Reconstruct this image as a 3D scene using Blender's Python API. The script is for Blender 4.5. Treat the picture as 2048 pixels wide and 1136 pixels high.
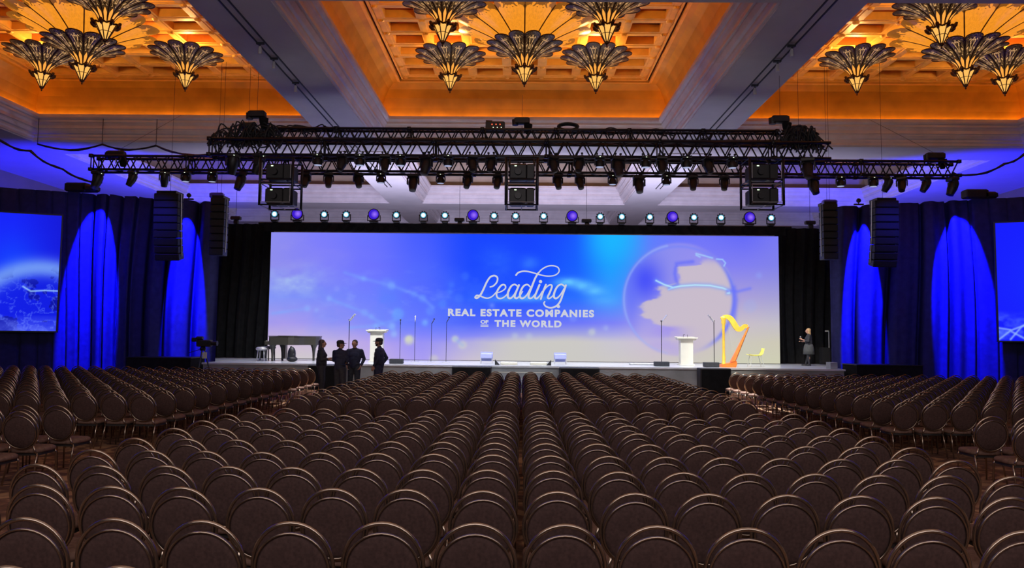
import bpy, math, random
import numpy as np
from mathutils import Vector, Matrix, Euler
random.seed(7)
PI = math.pi
R = math.radians
sc = bpy.context.scene
col = sc.collection
for o in list(bpy.data.objects):
    bpy.data.objects.remove(o)

# ------------------------------------------------------------------ camera, world, exposure
F_PX, CX, CY = 1500.0, 1024.0, 568.0
H = 1.975
cam_d = bpy.data.cameras.new('camera'); cam = bpy.data.objects.new('camera', cam_d); col.objects.link(cam)
cam_d.sensor_width = 36; cam_d.lens = F_PX / 2048 * 36; cam_d.clip_end = 200; cam_d.clip_start = 0.05
CM = (Matrix.Translation((0, 0, H)) @ Matrix.Rotation(R(0.80), 4, 'Z') @ Matrix.Rotation(R(90 + 3.98), 4, 'X')
      @ Matrix.Rotation(R(0.58), 4, 'Z'))
cam.matrix_world = CM
sc.camera = cam
CR = CM.to_3x3(); CRI = CR.inverted(); CO = Vector((0, 0, H))
def ray(px, py):
    return CR @ Vector(((px - CX) / F_PX, -(py - CY) / F_PX, -1))
def at(px, py, Y):
    d = ray(px, py); return CO + d * (Y / d.y)
def plane_z(px, py, z):
    d = ray(px, py); return CO + d * ((z - H) / d.z)
def pix(p):
    q = CRI @ (Vector(p) - CO); return (CX + F_PX * q.x / -q.z, CY - F_PX * q.y / -q.z)

w = bpy.data.worlds.new('world'); sc.world = w; w.use_nodes = True
w.node_tree.nodes['Background'].inputs[0].default_value = (0.5, 0.45, 0.6, 1)
w.node_tree.nodes['Background'].inputs[1].default_value = 0.02
sc.view_settings.view_transform = 'Standard'; sc.view_settings.look = 'None'
sc.view_settings.exposure = 0.0; sc.view_settings.gamma = 1.0; sc.view_settings.use_curve_mapping = False

def lamp(name, kind, loc, energy, color, size=1.0, aim=None, size_y=None, spot=None, blend=.3, scale=None, spread=None):
    d = bpy.data.lights.new(name, kind); o = bpy.data.objects.new(name, d); col.objects.link(o)
    d.energy = energy; d.color = color
    if kind == 'AREA':
        d.size = size
        if size_y: d.shape = 'RECTANGLE'; d.size_y = size_y
        if spread: d.spread = R(spread)
    if kind in ('POINT', 'SPOT'): d.shadow_soft_size = size
    if kind == 'SPOT': d.spot_size = R(spot); d.spot_blend = blend
    o.location = loc
    if aim is not None:
        o.rotation_euler = (Vector(aim) - Vector(loc)).to_track_quat('-Z', 'Y').to_euler()
    if scale: o.scale = scale
    return o
WARM = (1.0, 0.55, 0.20)
# unseen area lamps added as fill for the chairs, floor and long beams
lamp('fill_light', 'AREA', (0, 9, 9.5), 330, (1.0, .68, .50), 22, (0, 9.5, 0), 13).data.specular_factor = .12
lamp('fill_light', 'AREA', (0, -4, 6.5), 1000, (.98, .92, .96), 18, (0, 14, 14), 5).data.specular_factor = .12
# work light behind the stage thrown onto the ceiling
lamp('backstage_work_light', 'AREA', (0, 34.8, 4.6), 2300, (.66, .66, 1.0), 22, (0, 39.5, 12), 1.5)
lamp('backstage_work_light', 'AREA', (-15, 35.6, 4.5), 190, (.6, .55, 1.0), 4, (-14, 38, 12), 2)
lamp('backstage_work_light', 'AREA', (15, 35.6, 4.5), 190, (.6, .55, 1.0), 4, (14, 38, 12), 2)
# stage wash hung in front of the header
lamp('stage_wash', 'AREA', (0, 27.0, 7.2), 900, (.92, .95, 1.0), 20, (0, 30.4, 0.9), .6, spread=100)
BLUE = (0.006, 0.006, 1.0)
for s in (-1, 1):
    lamp('blue_uplight', 'SPOT', (s * 18, 30.5, 1.0), 11000, BLUE, .3, (s * 20.5, 36.0, 9.6), spot=80, blend=.6)
    lamp('blue_wash', 'AREA', (s * 13.5, 24.2, 6.4), 60, (.03, .03, 1), 3, (s * 15.5, 27.6, 3), 1, spread=120)
    lamp('blue_uplight', 'SPOT', (s * 15, 31.0, 1.0), 6000, BLUE, .3, (s * 16.5, 36.0, 9.6), spot=60, blend=.6)
# front-of-house spots from the middle truss: harp, presenter, deck front, and the two side aisles
lamp('truss_spot', 'SPOT', (6.5, 21.3, 6.9), 2600, (1, .93, .74), .08, (7.9, 28.4, 1.7), spot=22, blend=.6)
lamp('truss_spot', 'SPOT', (8.7, 23.8, 6.5), 1500, (1, .88, .68), .08, (11.8, 30.6, 1.9), spot=13, blend=.6)
lamp('truss_spot', 'SPOT', (6.0, 23.3, 6.6), 10000, (.90, .97, 1), .08, (6.2, 21.6, 0), spot=28, blend=.5)
lamp('truss_spot', 'SPOT', (-5.8, 23.3, 6.6), 3500, (.95, .98, 1), .08, (-6.0, 21.8, 0), spot=26, blend=.5)
lamp('truss_wash', 'AREA', (0, 22.6, 6.9), 110, (.85, .9, 1.0), 14, (0, 27.4, .4), .5, spread=60)

# ------------------------------------------------------------------ materials
def nt(m):
    m.use_nodes = True; return m.node_tree.nodes, m.node_tree.links
def mat(name, c, rough=.6, metal=0.0, var=.12, scale=8.0, emis=None, es=0.0, spec=None, coat=0, bump=0):
    m = bpy.data.materials.new(name); n, l = nt(m); b = n['Principled BSDF']
    b.inputs['Roughness'].default_value = rough; b.inputs['Metallic'].default_value = metal
    if spec is not None: b.inputs['Specular IOR Level'].default_value = spec
    if coat: b.inputs['Coat Weight'].default_value = coat
    if emis:
        b.inputs['Emission Color'].default_value = (*emis, 1); b.inputs['Emission Strength'].default_value = es
    tc = n.new('ShaderNodeTexCoord'); no = n.new('ShaderNodeTexNoise'); no.inputs['Scale'].default_value = scale
    no.inputs['Detail'].default_value = 3
    l.new(tc.outputs['Object'], no.inputs['Vector'])
    rp = n.new('ShaderNodeValToRGB'); e = rp.color_ramp.elements
    e[0].position = .3; e[1].position = .7
    e[0].color = (*[max(0, x * (1 - var)) for x in c], 1); e[1].color = (*[min(1, x * (1 + var)) for x in c], 1)
    l.new(no.outputs['Fac'], rp.inputs[0]); l.new(rp.outputs[0], b.inputs['Base Color'])
    if bump:
        bp = n.new('ShaderNodeBump'); bp.inputs['Strength'].default_value = bump
        l.new(no.outputs['Fac'], bp.inputs['Height']); l.new(bp.outputs[0], b.inputs['Normal'])
    return m
def lin(c):
    return tuple(((x / 255) / 12.92 if x / 255 <= .04045 else ((x / 255 + .055) / 1.055) ** 2.4) for x in c)
def emit(name, c, s=1.0):
    m = bpy.data.materials.new(name); n, l = nt(m); n.remove(n['Principled BSDF'])
    e = n.new('ShaderNodeEmission'); e.inputs[0].default_value = (*c, 1); e.inputs[1].default_value = s
    l.new(e.outputs[0], n['Material Output'].inputs[0]); return m

M = {}
M['plaster'] = mat('cream_plaster', (.50, .46, .46), .7, var=.05, scale=1.2)
M['gold_shaded'] = mat('gold_leaf_cove_shaded', (.30, .22, .15), .6, var=.12, scale=1.2)  # gold leaf browned and darkened to paint in the shade of the unlit trays
M['moulding'] = mat('painted_moulding', (.58, .52, .52), .38, var=.08, scale=2.0)
M['gold'] = mat('gold_leaf_cove', (.66, .37, .04), .5, .15, var=.18, scale=1.1)
M['goldbar'] = mat('gold_coffer_bar', (.86, .48, .09), .45, .1, var=.12, scale=2.5)
M['coffer'] = mat('red_brown_coffer', (.42, .085, .02), .6, var=.2, scale=3)
M['black'] = mat('black_powder_coat', (.007, .007, .009), .5, .0, var=.2, scale=20)
M['blackmetal'] = mat('black_metal', (.010, .010, .014), .4, .1, var=.2, scale=12)
M['rubber'] = mat('black_rubber_cable', (.01, .01, .012), .6, var=.2)
M['silver'] = mat('brushed_aluminium', (.50, .50, .52), .35, .45, var=.08, scale=30)
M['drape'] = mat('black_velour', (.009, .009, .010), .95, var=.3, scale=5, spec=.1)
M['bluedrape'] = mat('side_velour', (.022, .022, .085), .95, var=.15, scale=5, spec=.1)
M['stage'] = mat('pale_stage_deck', (.50, .52, .55), .22, var=.06, scale=1.5)
M['fascia'] = mat('grey_stage_skirt', (.22, .23, .24), .8, var=.15, scale=1.5)
M['white'] = mat('white_lacquer', (.60, .585, .50), .35, var=.04, scale=4)
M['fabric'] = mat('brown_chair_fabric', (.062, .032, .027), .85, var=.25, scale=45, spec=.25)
M['lit_fabric'] = mat('brown_chair_fabric_lit', (.17, .095, .07), .85, var=.25, scale=30, spec=.2)  # lighter copy of the chair fabric, light from above painted into the seats
M['apron'] = mat('dark_seat_pan', (.02, .014, .012), .7, var=.2)
M['brass'] = mat('bronze_tube', (.37, .28, .21), .20, .92, var=.1, scale=20)
M['wall'] = mat('wall_paint', (.22, .17, .14), .8, var=.08, scale=.8)
M['cyan_ring'] = emit('lit_reflector', (.10, .42, .62), 1.0)
M['violetclear'] = mat('pale_violet_acrylic', (.34, .37, .68), .3, var=.03)
M['rail'] = mat('pale_rail', (.35, .35, .38), .5)
M['glow_cyan'] = emit('cool_white_lens', (.75, 1.0, 1.0), 3.0)
M['piano'] = mat('satin_piano_black', (.045, .041, .032), .34, .0, var=.1, scale=3)
M['harpgold'] = mat('gilded_harp', (.95, .62, .08), .35, .15, var=.1, scale=6)
M['harpwood'] = mat('orange_harp_wood', (.90, .20, .03), .35, var=.15, scale=6)
M['yellow'] = mat('yellow_shell', (.85, .80, .12), .4, var=.04)
M['skin'] = mat('skin', (.46, .25, .17), .55, var=.06, scale=12)
M['navy'] = mat('navy_cloth', (.022, .026, .06), .85, var=.25, scale=18)
M['darkcloth'] = mat('charcoal_cloth', (.028, .03, .038), .85, var=.25, scale=18)
M['greycloth'] = mat('grey_cloth', (.07, .075, .075), .85, var=.2, scale=18)
M['hair'] = mat('dark_brown_hair', (.06, .034, .024), .5, var=.4, scale=40)
M['blonde'] = mat('blonde_hair', (.5, .33, .16), .5, var=.3, scale=40)
M['glassp'] = mat('pale_prompter_glass', (.55, .58, .54), .5, var=.02)
M['blue_lit'] = mat('blue_lit_housing', (.10, .08, .8), .3, var=.05)  # blue light on the hoist housings put into their base colour
M['text'] = emit('pale_screen_lettering', lin((204, 207, 222)), 1.0)
M['cove_strip'] = emit('amber_cove_tube', (1.0, .36, .03), 8.0)
M['red_led'] = emit('red_indicator', (1, .1, .04), 3.0)
M['green_led'] = emit('status_indicator', (.8, 1, .7), 1.6)
M['lensblue'] = emit('pale_lens_glow', (.45, .5, .75), .8)

def purple_lens():
    m = bpy.data.materials.new('purple_fresnel'); n, l = nt(m); n.remove(n['Principled BSDF'])
    tc = n.new('ShaderNodeTexCoord'); g = n.new('ShaderNodeTexGradient'); g.gradient_type = 'SPHERICAL'
    mp = n.new('ShaderNodeMapping'); mp.inputs['Location'].default_value = (-.25, 0, 0); mp.inputs['Scale'].default_value = (6, 6, 6)
    l.new(tc.outputs['Object'], mp.inputs[0]); l.new(mp.outputs[0], g.inputs[0])
    r = n.new('ShaderNodeValToRGB'); r.color_ramp.elements[0].color = (.045, .012, .62, 1); r.color_ramp.elements[1].color = (.32, .16, 1, 1)
    r.color_ramp.elements[1].position = .9
    l.new(g.outputs[0], r.inputs[0]); e = n.new('ShaderNodeEmission'); l.new(r.outputs[0], e.inputs[0])
    l.new(e.outputs[0], n['Material Output'].inputs[0]); return m
M['purple'] = purple_lens()

def carpet():
    m = mat('patterned_carpet', (.10, .05, .035), .95, spec=.1); n, l = nt(m); b = n['Principled BSDF']
    tc = n.new('ShaderNodeTexCoord'); wv = n.new('ShaderNodeTexNoise'); wv.inputs['Scale'].default_value = 1.5
    wv.inputs['Distortion'].default_value = 3.2; wv.inputs['Detail'].default_value = 4
    l.new(tc.outputs['Object'], wv.inputs[0])
    r = n.new('ShaderNodeValToRGB'); e = r.color_ramp.elements
    e[0].color = (.10, .05, .035, 1); e[0].position = .40; e[1].color = (.34, .19, .10, 1); e[1].position = .60
    x = e.new(.5); x.color = (.17, .08, .05, 1)
    l.new(wv.outputs['Fac'], r.inputs[0]); l.new(r.outputs[0], b.inputs['Base Color']); return m
M['carpet'] = carpet()

def chandelier_glass(name, amber):
    """lit cut-glass bowl: UV u across one lobe (-1..1 mapped 0..1), v from neck to rim"""
    m = bpy.data.materials.new(name); n, l = nt(m); b = n['Principled BSDF']
    uv = n.new('ShaderNodeUVMap'); uv.uv_map = 'lobe'
    sp = n.new('ShaderNodeSeparateXYZ'); l.new(uv.outputs[0], sp.inputs[0])
    def mth(op, a, b_=None, c=None):
        k = n.new('ShaderNodeMath'); k.operation = op
        for i, x in enumerate((a, b_, c)):
            if x is None: continue
            if hasattr(x, 'is_linked') or hasattr(x, 'links'): l.new(x, k.inputs[i])
            else: k.inputs[i].default_value = x
        return k.outputs[0]
    u, v = sp.outputs[0], sp.outputs[1]
    au = mth('ABSOLUTE', mth('MULTIPLY_ADD', u, 2.0, -1.0))
    # pointed flame panel at the neck, scrollwork mirrored about the middle of each lobe further out
    top = mth('MULTIPLY_ADD', au, -.20, .36)
    flame = mth('MULTIPLY', mth('LESS_THAN', v, top), mth('LESS_THAN', au, .60))
    def scroll(scale, sx, sy, detail, dist):
        cb = n.new('ShaderNodeCombineXYZ'); l.new(mth('MULTIPLY', au, sx), cb.inputs[0]); l.new(mth('MULTIPLY', v, sy), cb.inputs[1])
        no = n.new('ShaderNodeTexNoise'); no.inputs['Scale'].default_value = scale; no.inputs['Detail'].default_value = detail; no.inputs['Distortion'].default_value = dist
        l.new(cb.outputs[0], no.inputs[0]); return no.outputs['Fac']
    s1 = scroll(3.2, 1.0, 2.6, 1.0, 1.4); s2 = scroll(8.0, 1.0, 2.6, 2.0, 1.0)
    zone = mth('MULTIPLY', mth('MULTIPLY', mth('GREATER_THAN', v, .40), mth('LESS_THAN', v, .86)), mth('LESS_THAN', au, .72))
    star = mth('MULTIPLY', zone, mth('GREATER_THAN', s1, .555))
    dim = mth('MULTIPLY', mth('GREATER_THAN', s2, .50), mth('MULTIPLY', mth('LESS_THAN', au, .84), .10))
    mixc = n.new('ShaderNodeMixRGB'); mixc.inputs[1].default_value = (.80, .44, .17, 1); mixc.inputs[2].default_value = (1.0, .40, .06, 1)
    l.new(flame, mixc.inputs[0])
    if amber:
        mixc.inputs[1].default_value = (1.0, .33, .02, 1); mixc.inputs[2].default_value = (1.0, .38, .03, 1)
        body = mth('MULTIPLY', mth('MULTIPLY_ADD', s2, .5, .62), mth('SUBTRACT', 1.0, mth('MULTIPLY', mth('GREATER_THAN', mth('ADD', v, mth('MULTIPLY', s1, .35)), 1.02), .75)))
        tot = mth('MAXIMUM', body, mth('MULTIPLY', flame, 1.05))
    else:
        tot = mth('MAXIMUM', mth('MAXIMUM', flame, mth('MULTIPLY', star, .75)), dim)
    b.inputs['Base Color'].default_value = (.07, .032, .014, 1)
    b.inputs['Roughness'].default_value = .3; b.inputs['Specular IOR Level'].default_value = .3
    l.new(mixc.outputs[0], b.inputs['Emission Color']); l.new(tot, b.inputs['Emission Strength'])
    return m
M['bowl'] = chandelier_glass('pierced_bronze_and_glass', False)
M['bowl_amber'] = chandelier_glass('amber_glass_bowl', True)
M['lantern'] = emit('cream_lantern_glass', (1.0, .50, .11), 1.05)
M['bronze'] = mat('dark_bronze', (.10, .055, .03), .35, .8, var=.3, scale=20)

# ------------------------------------------------------------------ mesh builder
class MB:
    def __init__(s): s.v = []; s.f = []; s.mi = []; s.uv = {}
    def add(s, vs, fs, mi=0):
        b = len(s.v); s.v += [tuple(p) for p in vs]; s.f += [tuple(b + i for i in f) for f in fs]; s.mi += [mi] * len(fs); return b
    def box(s, c, d, rot=None, mi=0):
        x, y, z = d[0] / 2, d[1] / 2, d[2] / 2
        vs = [Vector((i * x, j * y, k * z)) for k in (-1, 1) for j in (-1, 1) for i in (-1, 1)]
        if rot is not None: m = Euler(rot).to_matrix(); vs = [m @ p for p in vs]
        vs = [p + Vector(c) for p in vs]
        s.add(vs, [(0, 2, 3, 1), (4, 5, 7, 6), (0, 1, 5, 4), (2, 6, 7, 3), (0, 4, 6, 2), (1, 3, 7, 5)], mi); return s
    def bbox(s, c, d, bv=.02, mi=0):
        """bevelled box (bevel on all edges)"""
        x, y, z = d[0] / 2, d[1] / 2, d[2] / 2; bv = min(bv, x * .9, y * .9, z * .9); vs = []
        rings = [(-z, bv), (-z + bv, 0), (z - bv, 0), (z, bv)]
        for zz, q in rings:
            X, Y = x - q, y - q; k = bv * .7 if q == 0 else bv * .7
            for px, py in ((-X + k, -Y), (X - k, -Y), (X, -Y + k), (X, Y - k), (X - k, Y), (-X + k, Y), (-X, Y - k), (-X, -Y + k)):
                vs.append((c[0] + px, c[1] + py, c[2] + zz))
        fs = [tuple(range(7, -1, -1)), tuple(range(24, 32))]
        for r in range(3):
            for i in range(8): fs.append((r * 8 + i, r * 8 + (i + 1) % 8, r * 8 + 8 + (i + 1) % 8, r * 8 + 8 + i))
        s.add(vs, fs, mi); return s
    def tube(s, pts, r, n=8, closed=False, mi=0, cap=True):
        pts = [Vector(p) for p in pts]; N = len(pts); rr = r if isinstance(r, (list, tuple)) else [r] * N
        prev = None; vs = []
        for i, p in enumerate(pts):
            if closed: t = pts[(i + 1) % N] - pts[i - 1]
            else: t = pts[min(i + 1, N - 1)] - pts[max(i - 1, 0)]
            t.normalize()
            if prev is None:
                a = Vector((0, 0, 1)) if abs(t.z) < .9 else Vector((1, 0, 0)); u = t.cross(a).normalized()
            else:
                u = (prev - t * prev.dot(t)).normalized()
            prev = u; w_ = t.cross(u)
            for k in range(n):
                a = 2 * PI * k / n; vs.append(p + (u * math.cos(a) + w_ * math.sin(a)) * rr[i])
        fs = []
        for i in range(N if closed else N - 1):
            j = (i + 1) % N
            for k in range(n):
                k2 = (k + 1) % n; fs.append((i * n + k, i * n + k2, j * n + k2, j * n + k))
        if not closed and cap: fs += [tuple(range(n - 1, -1, -1)), tuple((N - 1) * n + k for k in range(n))]
        s.add(vs, fs, mi); return s
    def sph(s, c, r, n=12, mi=0, rot=None):
        if not isinstance(r, (list, tuple)): r = (r, r, r)
        vs = []; m = Euler(rot).to_matrix() if rot is not None else None
        k = n // 2
        for i in range(1, k):
            a = PI * i / k
            for j in range(n):
                b = 2 * PI * j / n; p = Vector((r[0] * math.sin(a) * math.cos(b), r[1] * math.sin(a) * math.sin(b), r[2] * math.cos(a)))
                vs.append(p)
        vs += [Vector((0, 0, r[2])), Vector((0, 0, -r[2]))]
        if m is not None: vs = [m @ p for p in vs]
        vs = [p + Vector(c) for p in vs]; fs = []
        for i in range(k - 2):
            for j in range(n): fs.append((i * n + j, i * n + n + j, i * n + n + (j + 1) % n, i * n + (j + 1) % n))
        T = len(vs) - 2
        for j in range(n): fs.append((T, j, (j + 1) % n)); fs.append((T + 1, (k - 2) * n + (j + 1) % n, (k - 2) * n + j))
        s.add(vs, fs, mi); return s
    def cap_(s, p0, p1, r0, r1, n=12):
        """tapered capsule"""
        p0 = Vector(p0); p1 = Vector(p1); s.tube([p0, p1], [r0, r1], n); s.sph(p0, r0, n); s.sph(p1, r1, n); return s
    def lathe(s, prof, n=24, c=(0, 0, 0), mi=0, axis='Z'):
        vs = []
        for r, z in prof:
            for k in range(n):
                a = 2 * PI * k / n; x, y, zz = r * math.cos(a), r * math.sin(a), z
                if axis == 'Y': x, y, zz = x, z, r * math.sin(a)
                vs.append((c[0] + x, c[1] + y, c[2] + zz))
        fs = []
        for i in range(len(prof) - 1):
            for k in range(n): fs.append((i * n + k, i * n + (k + 1) % n, i * n + n + (k + 1) % n, i * n + n + k))
        s.add(vs, fs, mi)
        b = len(s.v) - len(vs)
        for row, rev in ((0, True), (len(prof) - 1, False)):
            if prof[row][0] > 1e-4:
                f = [b + row * n + k for k in range(n)]; s.f.append(tuple(f[::-1] if rev else f)); s.mi.append(mi)
        return s
    def prism(s, poly, z0, z1, mi=0, ax='Z', mi_top=None):
        n = len(poly)
        def P(a, b, h): return (a, b, h) if ax == 'Z' else ((a, h, b) if ax == 'Y' else (h, a, b))
        vs = [P(a, b, z0) for a, b in poly] + [P(a, b, z1) for a, b in poly]
        s.add(vs, [tuple((i, (i + 1) % n, n + (i + 1) % n, n + i)) for i in range(n)], mi)
        bb = len(s.v) - 2 * n
        s.f.append(tuple(bb + n - 1 - i for i in range(n))); s.mi.append(mi)
        s.f.append(tuple(bb + n + i for i in range(n))); s.mi.append(mi if mi_top is None else mi_top)
        return s
    def mesh(s, name, mats, smooth=False):
        me = bpy.data.meshes.new(name); me.from_pydata(s.v, [], s.f); me.update()
        for m in (mats if isinstance(mats, (list, tuple)) else [mats]): me.materials.append(m)
        me.polygons.foreach_set('material_index', s.mi)
        if smooth:
            me.polygons.foreach_set('use_smooth', [True] * len(s.f))
            if smooth == 'auto':
                try: me.set_sharp_from_angle(angle=R(38))
                except Exception: pass
        return me
    def build(s, name, mats, parent=None, smooth=False, loc=(0, 0, 0)):
        o = bpy.data.objects.new(name, s.mesh(name, mats, smooth)); col.objects.link(o); o.location = loc
        if parent: o.parent = parent
        return o
def tag(o, label=None, cat=None, group=None, kind=None):
    if label: o['label'] = label
    if cat: o['category'] = cat
    if group: o['group'] = group
    if kind: o['kind'] = kind
    return o
def empty(name, loc, rz=0, label=None, cat=None, group=None, rot=None, sc_=1):
    o = bpy.data.objects.new(name, None); o.empty_display_size = .2; col.objects.link(o); o.location = loc
    o.rotation_euler = rot if rot else (0, 0, rz); o.scale = (sc_,) * 3
    return tag(o, label, cat, group)
KIDS = {}
def children(o):
    return [c for c in bpy.data.objects if c.parent == o]
def copy_tree(o, kids, loc, rot, sc_=1, label=None, group=None):
    """kids: [(child, [grandchildren])]"""
    c = o.copy(); col.objects.link(c); c.location = loc; c.rotation_euler = rot; c.scale = (sc_,) * 3
    if label: c['label'] = label
    if group: c['group'] = group
    for k, gs in kids:
        d = k.copy(); col.objects.link(d); d.parent = c
        for g in gs:
            e = g.copy(); col.objects.link(e); e.parent = d
    return c
def kidlist(o): return [(c, children(c)) for c in children(o)]
def struct(name, mb, mats, smooth=False):
    o = mb.build(name, mats, None, smooth); o['kind'] = 'structure'; return o
ORD = ['first', 'second', 'third', 'fourth', 'fifth', 'sixth', 'seventh', 'eighth', 'ninth', 'tenth', 'eleventh', 'twelfth',
       'thirteenth', 'fourteenth', 'fifteenth', 'sixteenth', 'seventeenth', 'eighteenth', 'nineteenth', 'twentieth',
       'twenty-first', 'twenty-second', 'twenty-third', 'twenty-fourth', 'twenty-fifth', 'twenty-sixth', 'twenty-seventh', 'twenty-eighth']

# ------------------------------------------------------------------ room shell
ZB = 9.67
mb = MB(); mb.box((0, 23, -.05), (52, 64, .1)); struct('floor', mb, M['carpet'])
mb = MB(); mb.box((0, 52.9, 6), (52, .2, 13)); struct('wall_back', mb, M['wall'])
mb = MB(); mb.box((-25.1, 23, 6), (.2, 60, 13)); struct('wall_left', mb, M['wall'])
mb = MB(); mb.box((25.1, 23, 6), (.2, 60, 13)); struct('wall_right', mb, M['wall'])
mb = MB(); mb.box((0, -8.1, 6), (52, .2, 13)); struct('wall_rear', mb, M['wall'])
XS = [(-19.95, -7.83), (-5.9, 5.9), (7.83, 19.95)]
YS = [(16.8, 29.75), (31.85, 43.4), (45.5, 50.9)]
# soffit: strips between the tray openings
mb = MB()
xb = [-25.2, -19.95, -7.83, -5.9, 5.9, 7.83, 19.95, 25.2]; yb = [-8.2, 16.8, 29.75, 31.85, 43.4, 45.5, 50.9, 53.0]
for i in range(7):
    for j in range(7):
        if i in (1, 3, 5) and j in (1, 3, 5): continue
        mb.add([(xb[i], yb[j], ZB), (xb[i + 1], yb[j], ZB), (xb[i + 1], yb[j + 1], ZB), (xb[i], yb[j + 1], ZB)], [(0, 3, 2, 1)])
struct('ceiling', mb, M['plaster'])
mb = MB(); mb.box((0, 22.4, 13.2), (52, 62, .1)); struct('ceiling_void', mb, M['wall'])
# crown profile (inward distance, height)
CROWN = [(0, 0), (-.0, .05), (.07, .05), (.07, .14), (.12, .20), (.12, .27), (.20, .30), (.27, .40), (.27, .46), (.34, .46), (.34, .58), (.40, .66),
         (.45, .70), (.45, .78), (.52, .80), (.57, .86), (.57, .98)]
COVE = [(.57, .98), (.20, .98)] + [(.16 + .82 * (1 - math.cos(t)), .98 + 1.37 * math.sin(t)) for t in [R(a) for a in (0, 18, 36, 54, 70, 82, 90)]]
def ring(x0, x1, y0, y1, d, z): return [(x0 + d, y0 + d, ZB + z), (x1 - d, y0 + d, ZB + z), (x1 - d, y1 - d, ZB + z), (x0 + d, y1 - d, ZB + z)]
def loft(mb, rect, prof):
    for (d0, z0), (d1, z1) in zip(prof, prof[1:]):
        a = ring(*rect, d0, z0); b = ring(*rect, d1, z1)
        mb.add(a + b, [(i, 4 + i, 4 + (i + 1) % 4, (i + 1) % 4) for i in range(4)])
tn = 1
for j, (y0, y1) in enumerate(YS):
    for i, (x0, x1) in enumerate(XS):
        rect = (x0, x1, y0, y1)
        mb = MB(); loft(mb, rect, CROWN); struct('trim_%d' % tn, mb, M['moulding']); tn += 1
        mb = MB(); loft(mb, rect, COVE); struct('ceiling_cove', mb, M['gold'] if j == 0 else M['gold_shaded'], smooth='auto')
        d = .98; zt = ZB + 2.35
        px0, px1, py0, py1 = x0 + d, x1 - d, y0 + d, y1 - d
        # bead frame round the coffered panel
        mb = MB()
        for dd, zz, ww in ((0.0, zt - .07, .10), (.16, zt - .02, .06)):
            mb.box(((px0 + px1) / 2, py0 + dd, zz), (px1 - px0 - 2 * dd, ww, .12)); mb.box(((px0 + px1) / 2, py1 - dd, zz), (px1 - px0 - 2 * dd, ww, .12))
            mb.box((px0 + dd, (py0 + py1) / 2, zz), (ww, py1 - py0 - 2 * dd, .12)); mb.box((px1 - dd, (py0 + py1) / 2, zz), (ww, py1 - py0 - 2 * dd, .12))
        struct('trim_%d' % tn, mb, M['goldbar']); tn += 1
        mb = MB(); mb.box(((px0 + px1) / 2, (py0 + py1) / 2, zt + .30), (px1 - px0 + .4, py1 - py0 + .4, .06)); struct('ceiling_panel', mb, M['coffer'])
        # grid of deep coffer bars with ornament roundels at the crossings
        mb = MB(); ix0, ix1, iy0, iy1 = px0 + .32, px1 - .32, py0 + .32, py1 - .32
        nx = max(3, round((ix1 - ix0) / 1.38)); ny = max(3, round((iy1 - iy0) / 1.08)); bw = .33
        for a in range(nx + 1):
            x = ix0 + (ix1 - ix0) * a / nx; mb.box((x, (iy0 + iy1) / 2, zt + .13), (bw, iy1 - iy0 + bw, .26)); mb.box((x, (iy0 + iy1) / 2, zt + .01), (bw * .5, iy1 - iy0 + bw, .06))
        for b in range(ny + 1):
            y = iy0 + (iy1 - iy0) * b / ny; mb.box(((ix0 + ix1) / 2, y, zt + .132), (ix1 - ix0 + bw, bw, .26)); mb.box(((ix0 + ix1) / 2, y, zt + .012), (ix1 - ix0 + bw, bw * .5, .06))
        if j == 0:
            for a in range(nx + 1):
                for b in range(ny + 1):
                    mb.lathe([(.0, -.09), (.07, -.08), (.10, -.04), (.13, .0), (.0, .01)], 10, (ix0 + (ix1 - ix0) * a / nx, iy0 + (iy1 - iy0) * b / ny, zt))
        struct('trim_%d' % tn, mb, M['goldbar']); tn += 1
        if j == 0:   # amber cove tubes hidden behind the lip
            mb = MB(); q = .30
            for p0, p1 in (((x0 + q, y0 + q), (x1 - q, y0 + q)), ((x1 - q, y0 + q), (x1 - q, y1 - q)), ((x1 - q, y1 - q), (x0 + q, y1 - q)), ((x0 + q, y1 - q), (x0 + q, y0 + q))):
                cx_, cy_ = (p0[0] + p1[0]) / 2, (p0[1] + p1[1]) / 2
                mb.box((cx_, cy_, ZB + 1.003), (abs(p1[0] - p0[0]) + .05, abs(p1[1] - p0[1]) + .05, .03))
            t = mb.build('cove_light', M['cove_strip'])
            tag(t, ('amber cove light tubes glowing behind the lip of the %s ceiling tray' % ['left', 'centre', 'right'][i]), 'ceiling light')
# slots and small spotlights running along the two long beams
for s, sd in ((-1, 'left'), (1, 'right')):
    mb = MB(); mb.box((s * 7.08, 23.5, ZB - .012), (.035, 30, .03)); mb.box((s * 6.86, 23.5, ZB - .012), (.035, 30, .03))
    struct('trim_%d' % tn, mb, M['black']); tn += 1
    mb = MB(); mb.box((s * 6.86, 31.0, ZB - .02), (1.8, .09, .05)); mb.box((s * 6.86, 29.2, ZB - .02), (1.8, .06, .05))
    struct('trim_%d' % tn, mb, M['moulding']); tn += 1
    for k, yy in enumerate((19.2, 20.3, 22.3)):
        e_ = empty('track_spotlight', (s * 6.97, yy, ZB - .03), 0, 'small dark track spotlight under the %s ceiling beam, %s from the top edge' % (sd, ORD[k]), 'spotlight', 'track spotlights on the beams')
        b = MB(); b.box((0, 0, -.03), (.2, .08, .05)); b.tube([(0, 0, -.05), (0, 0, -.12)], .012, 6); b.build('base', M['black'], e_)
        b = MB(); b.lathe([(.045, -.14), (.05, 0), (.03, .07), (0, .08)], 12, (0, 0, -.18)); b.build('lamp_head', M['silver'], e_, 'auto')

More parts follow.
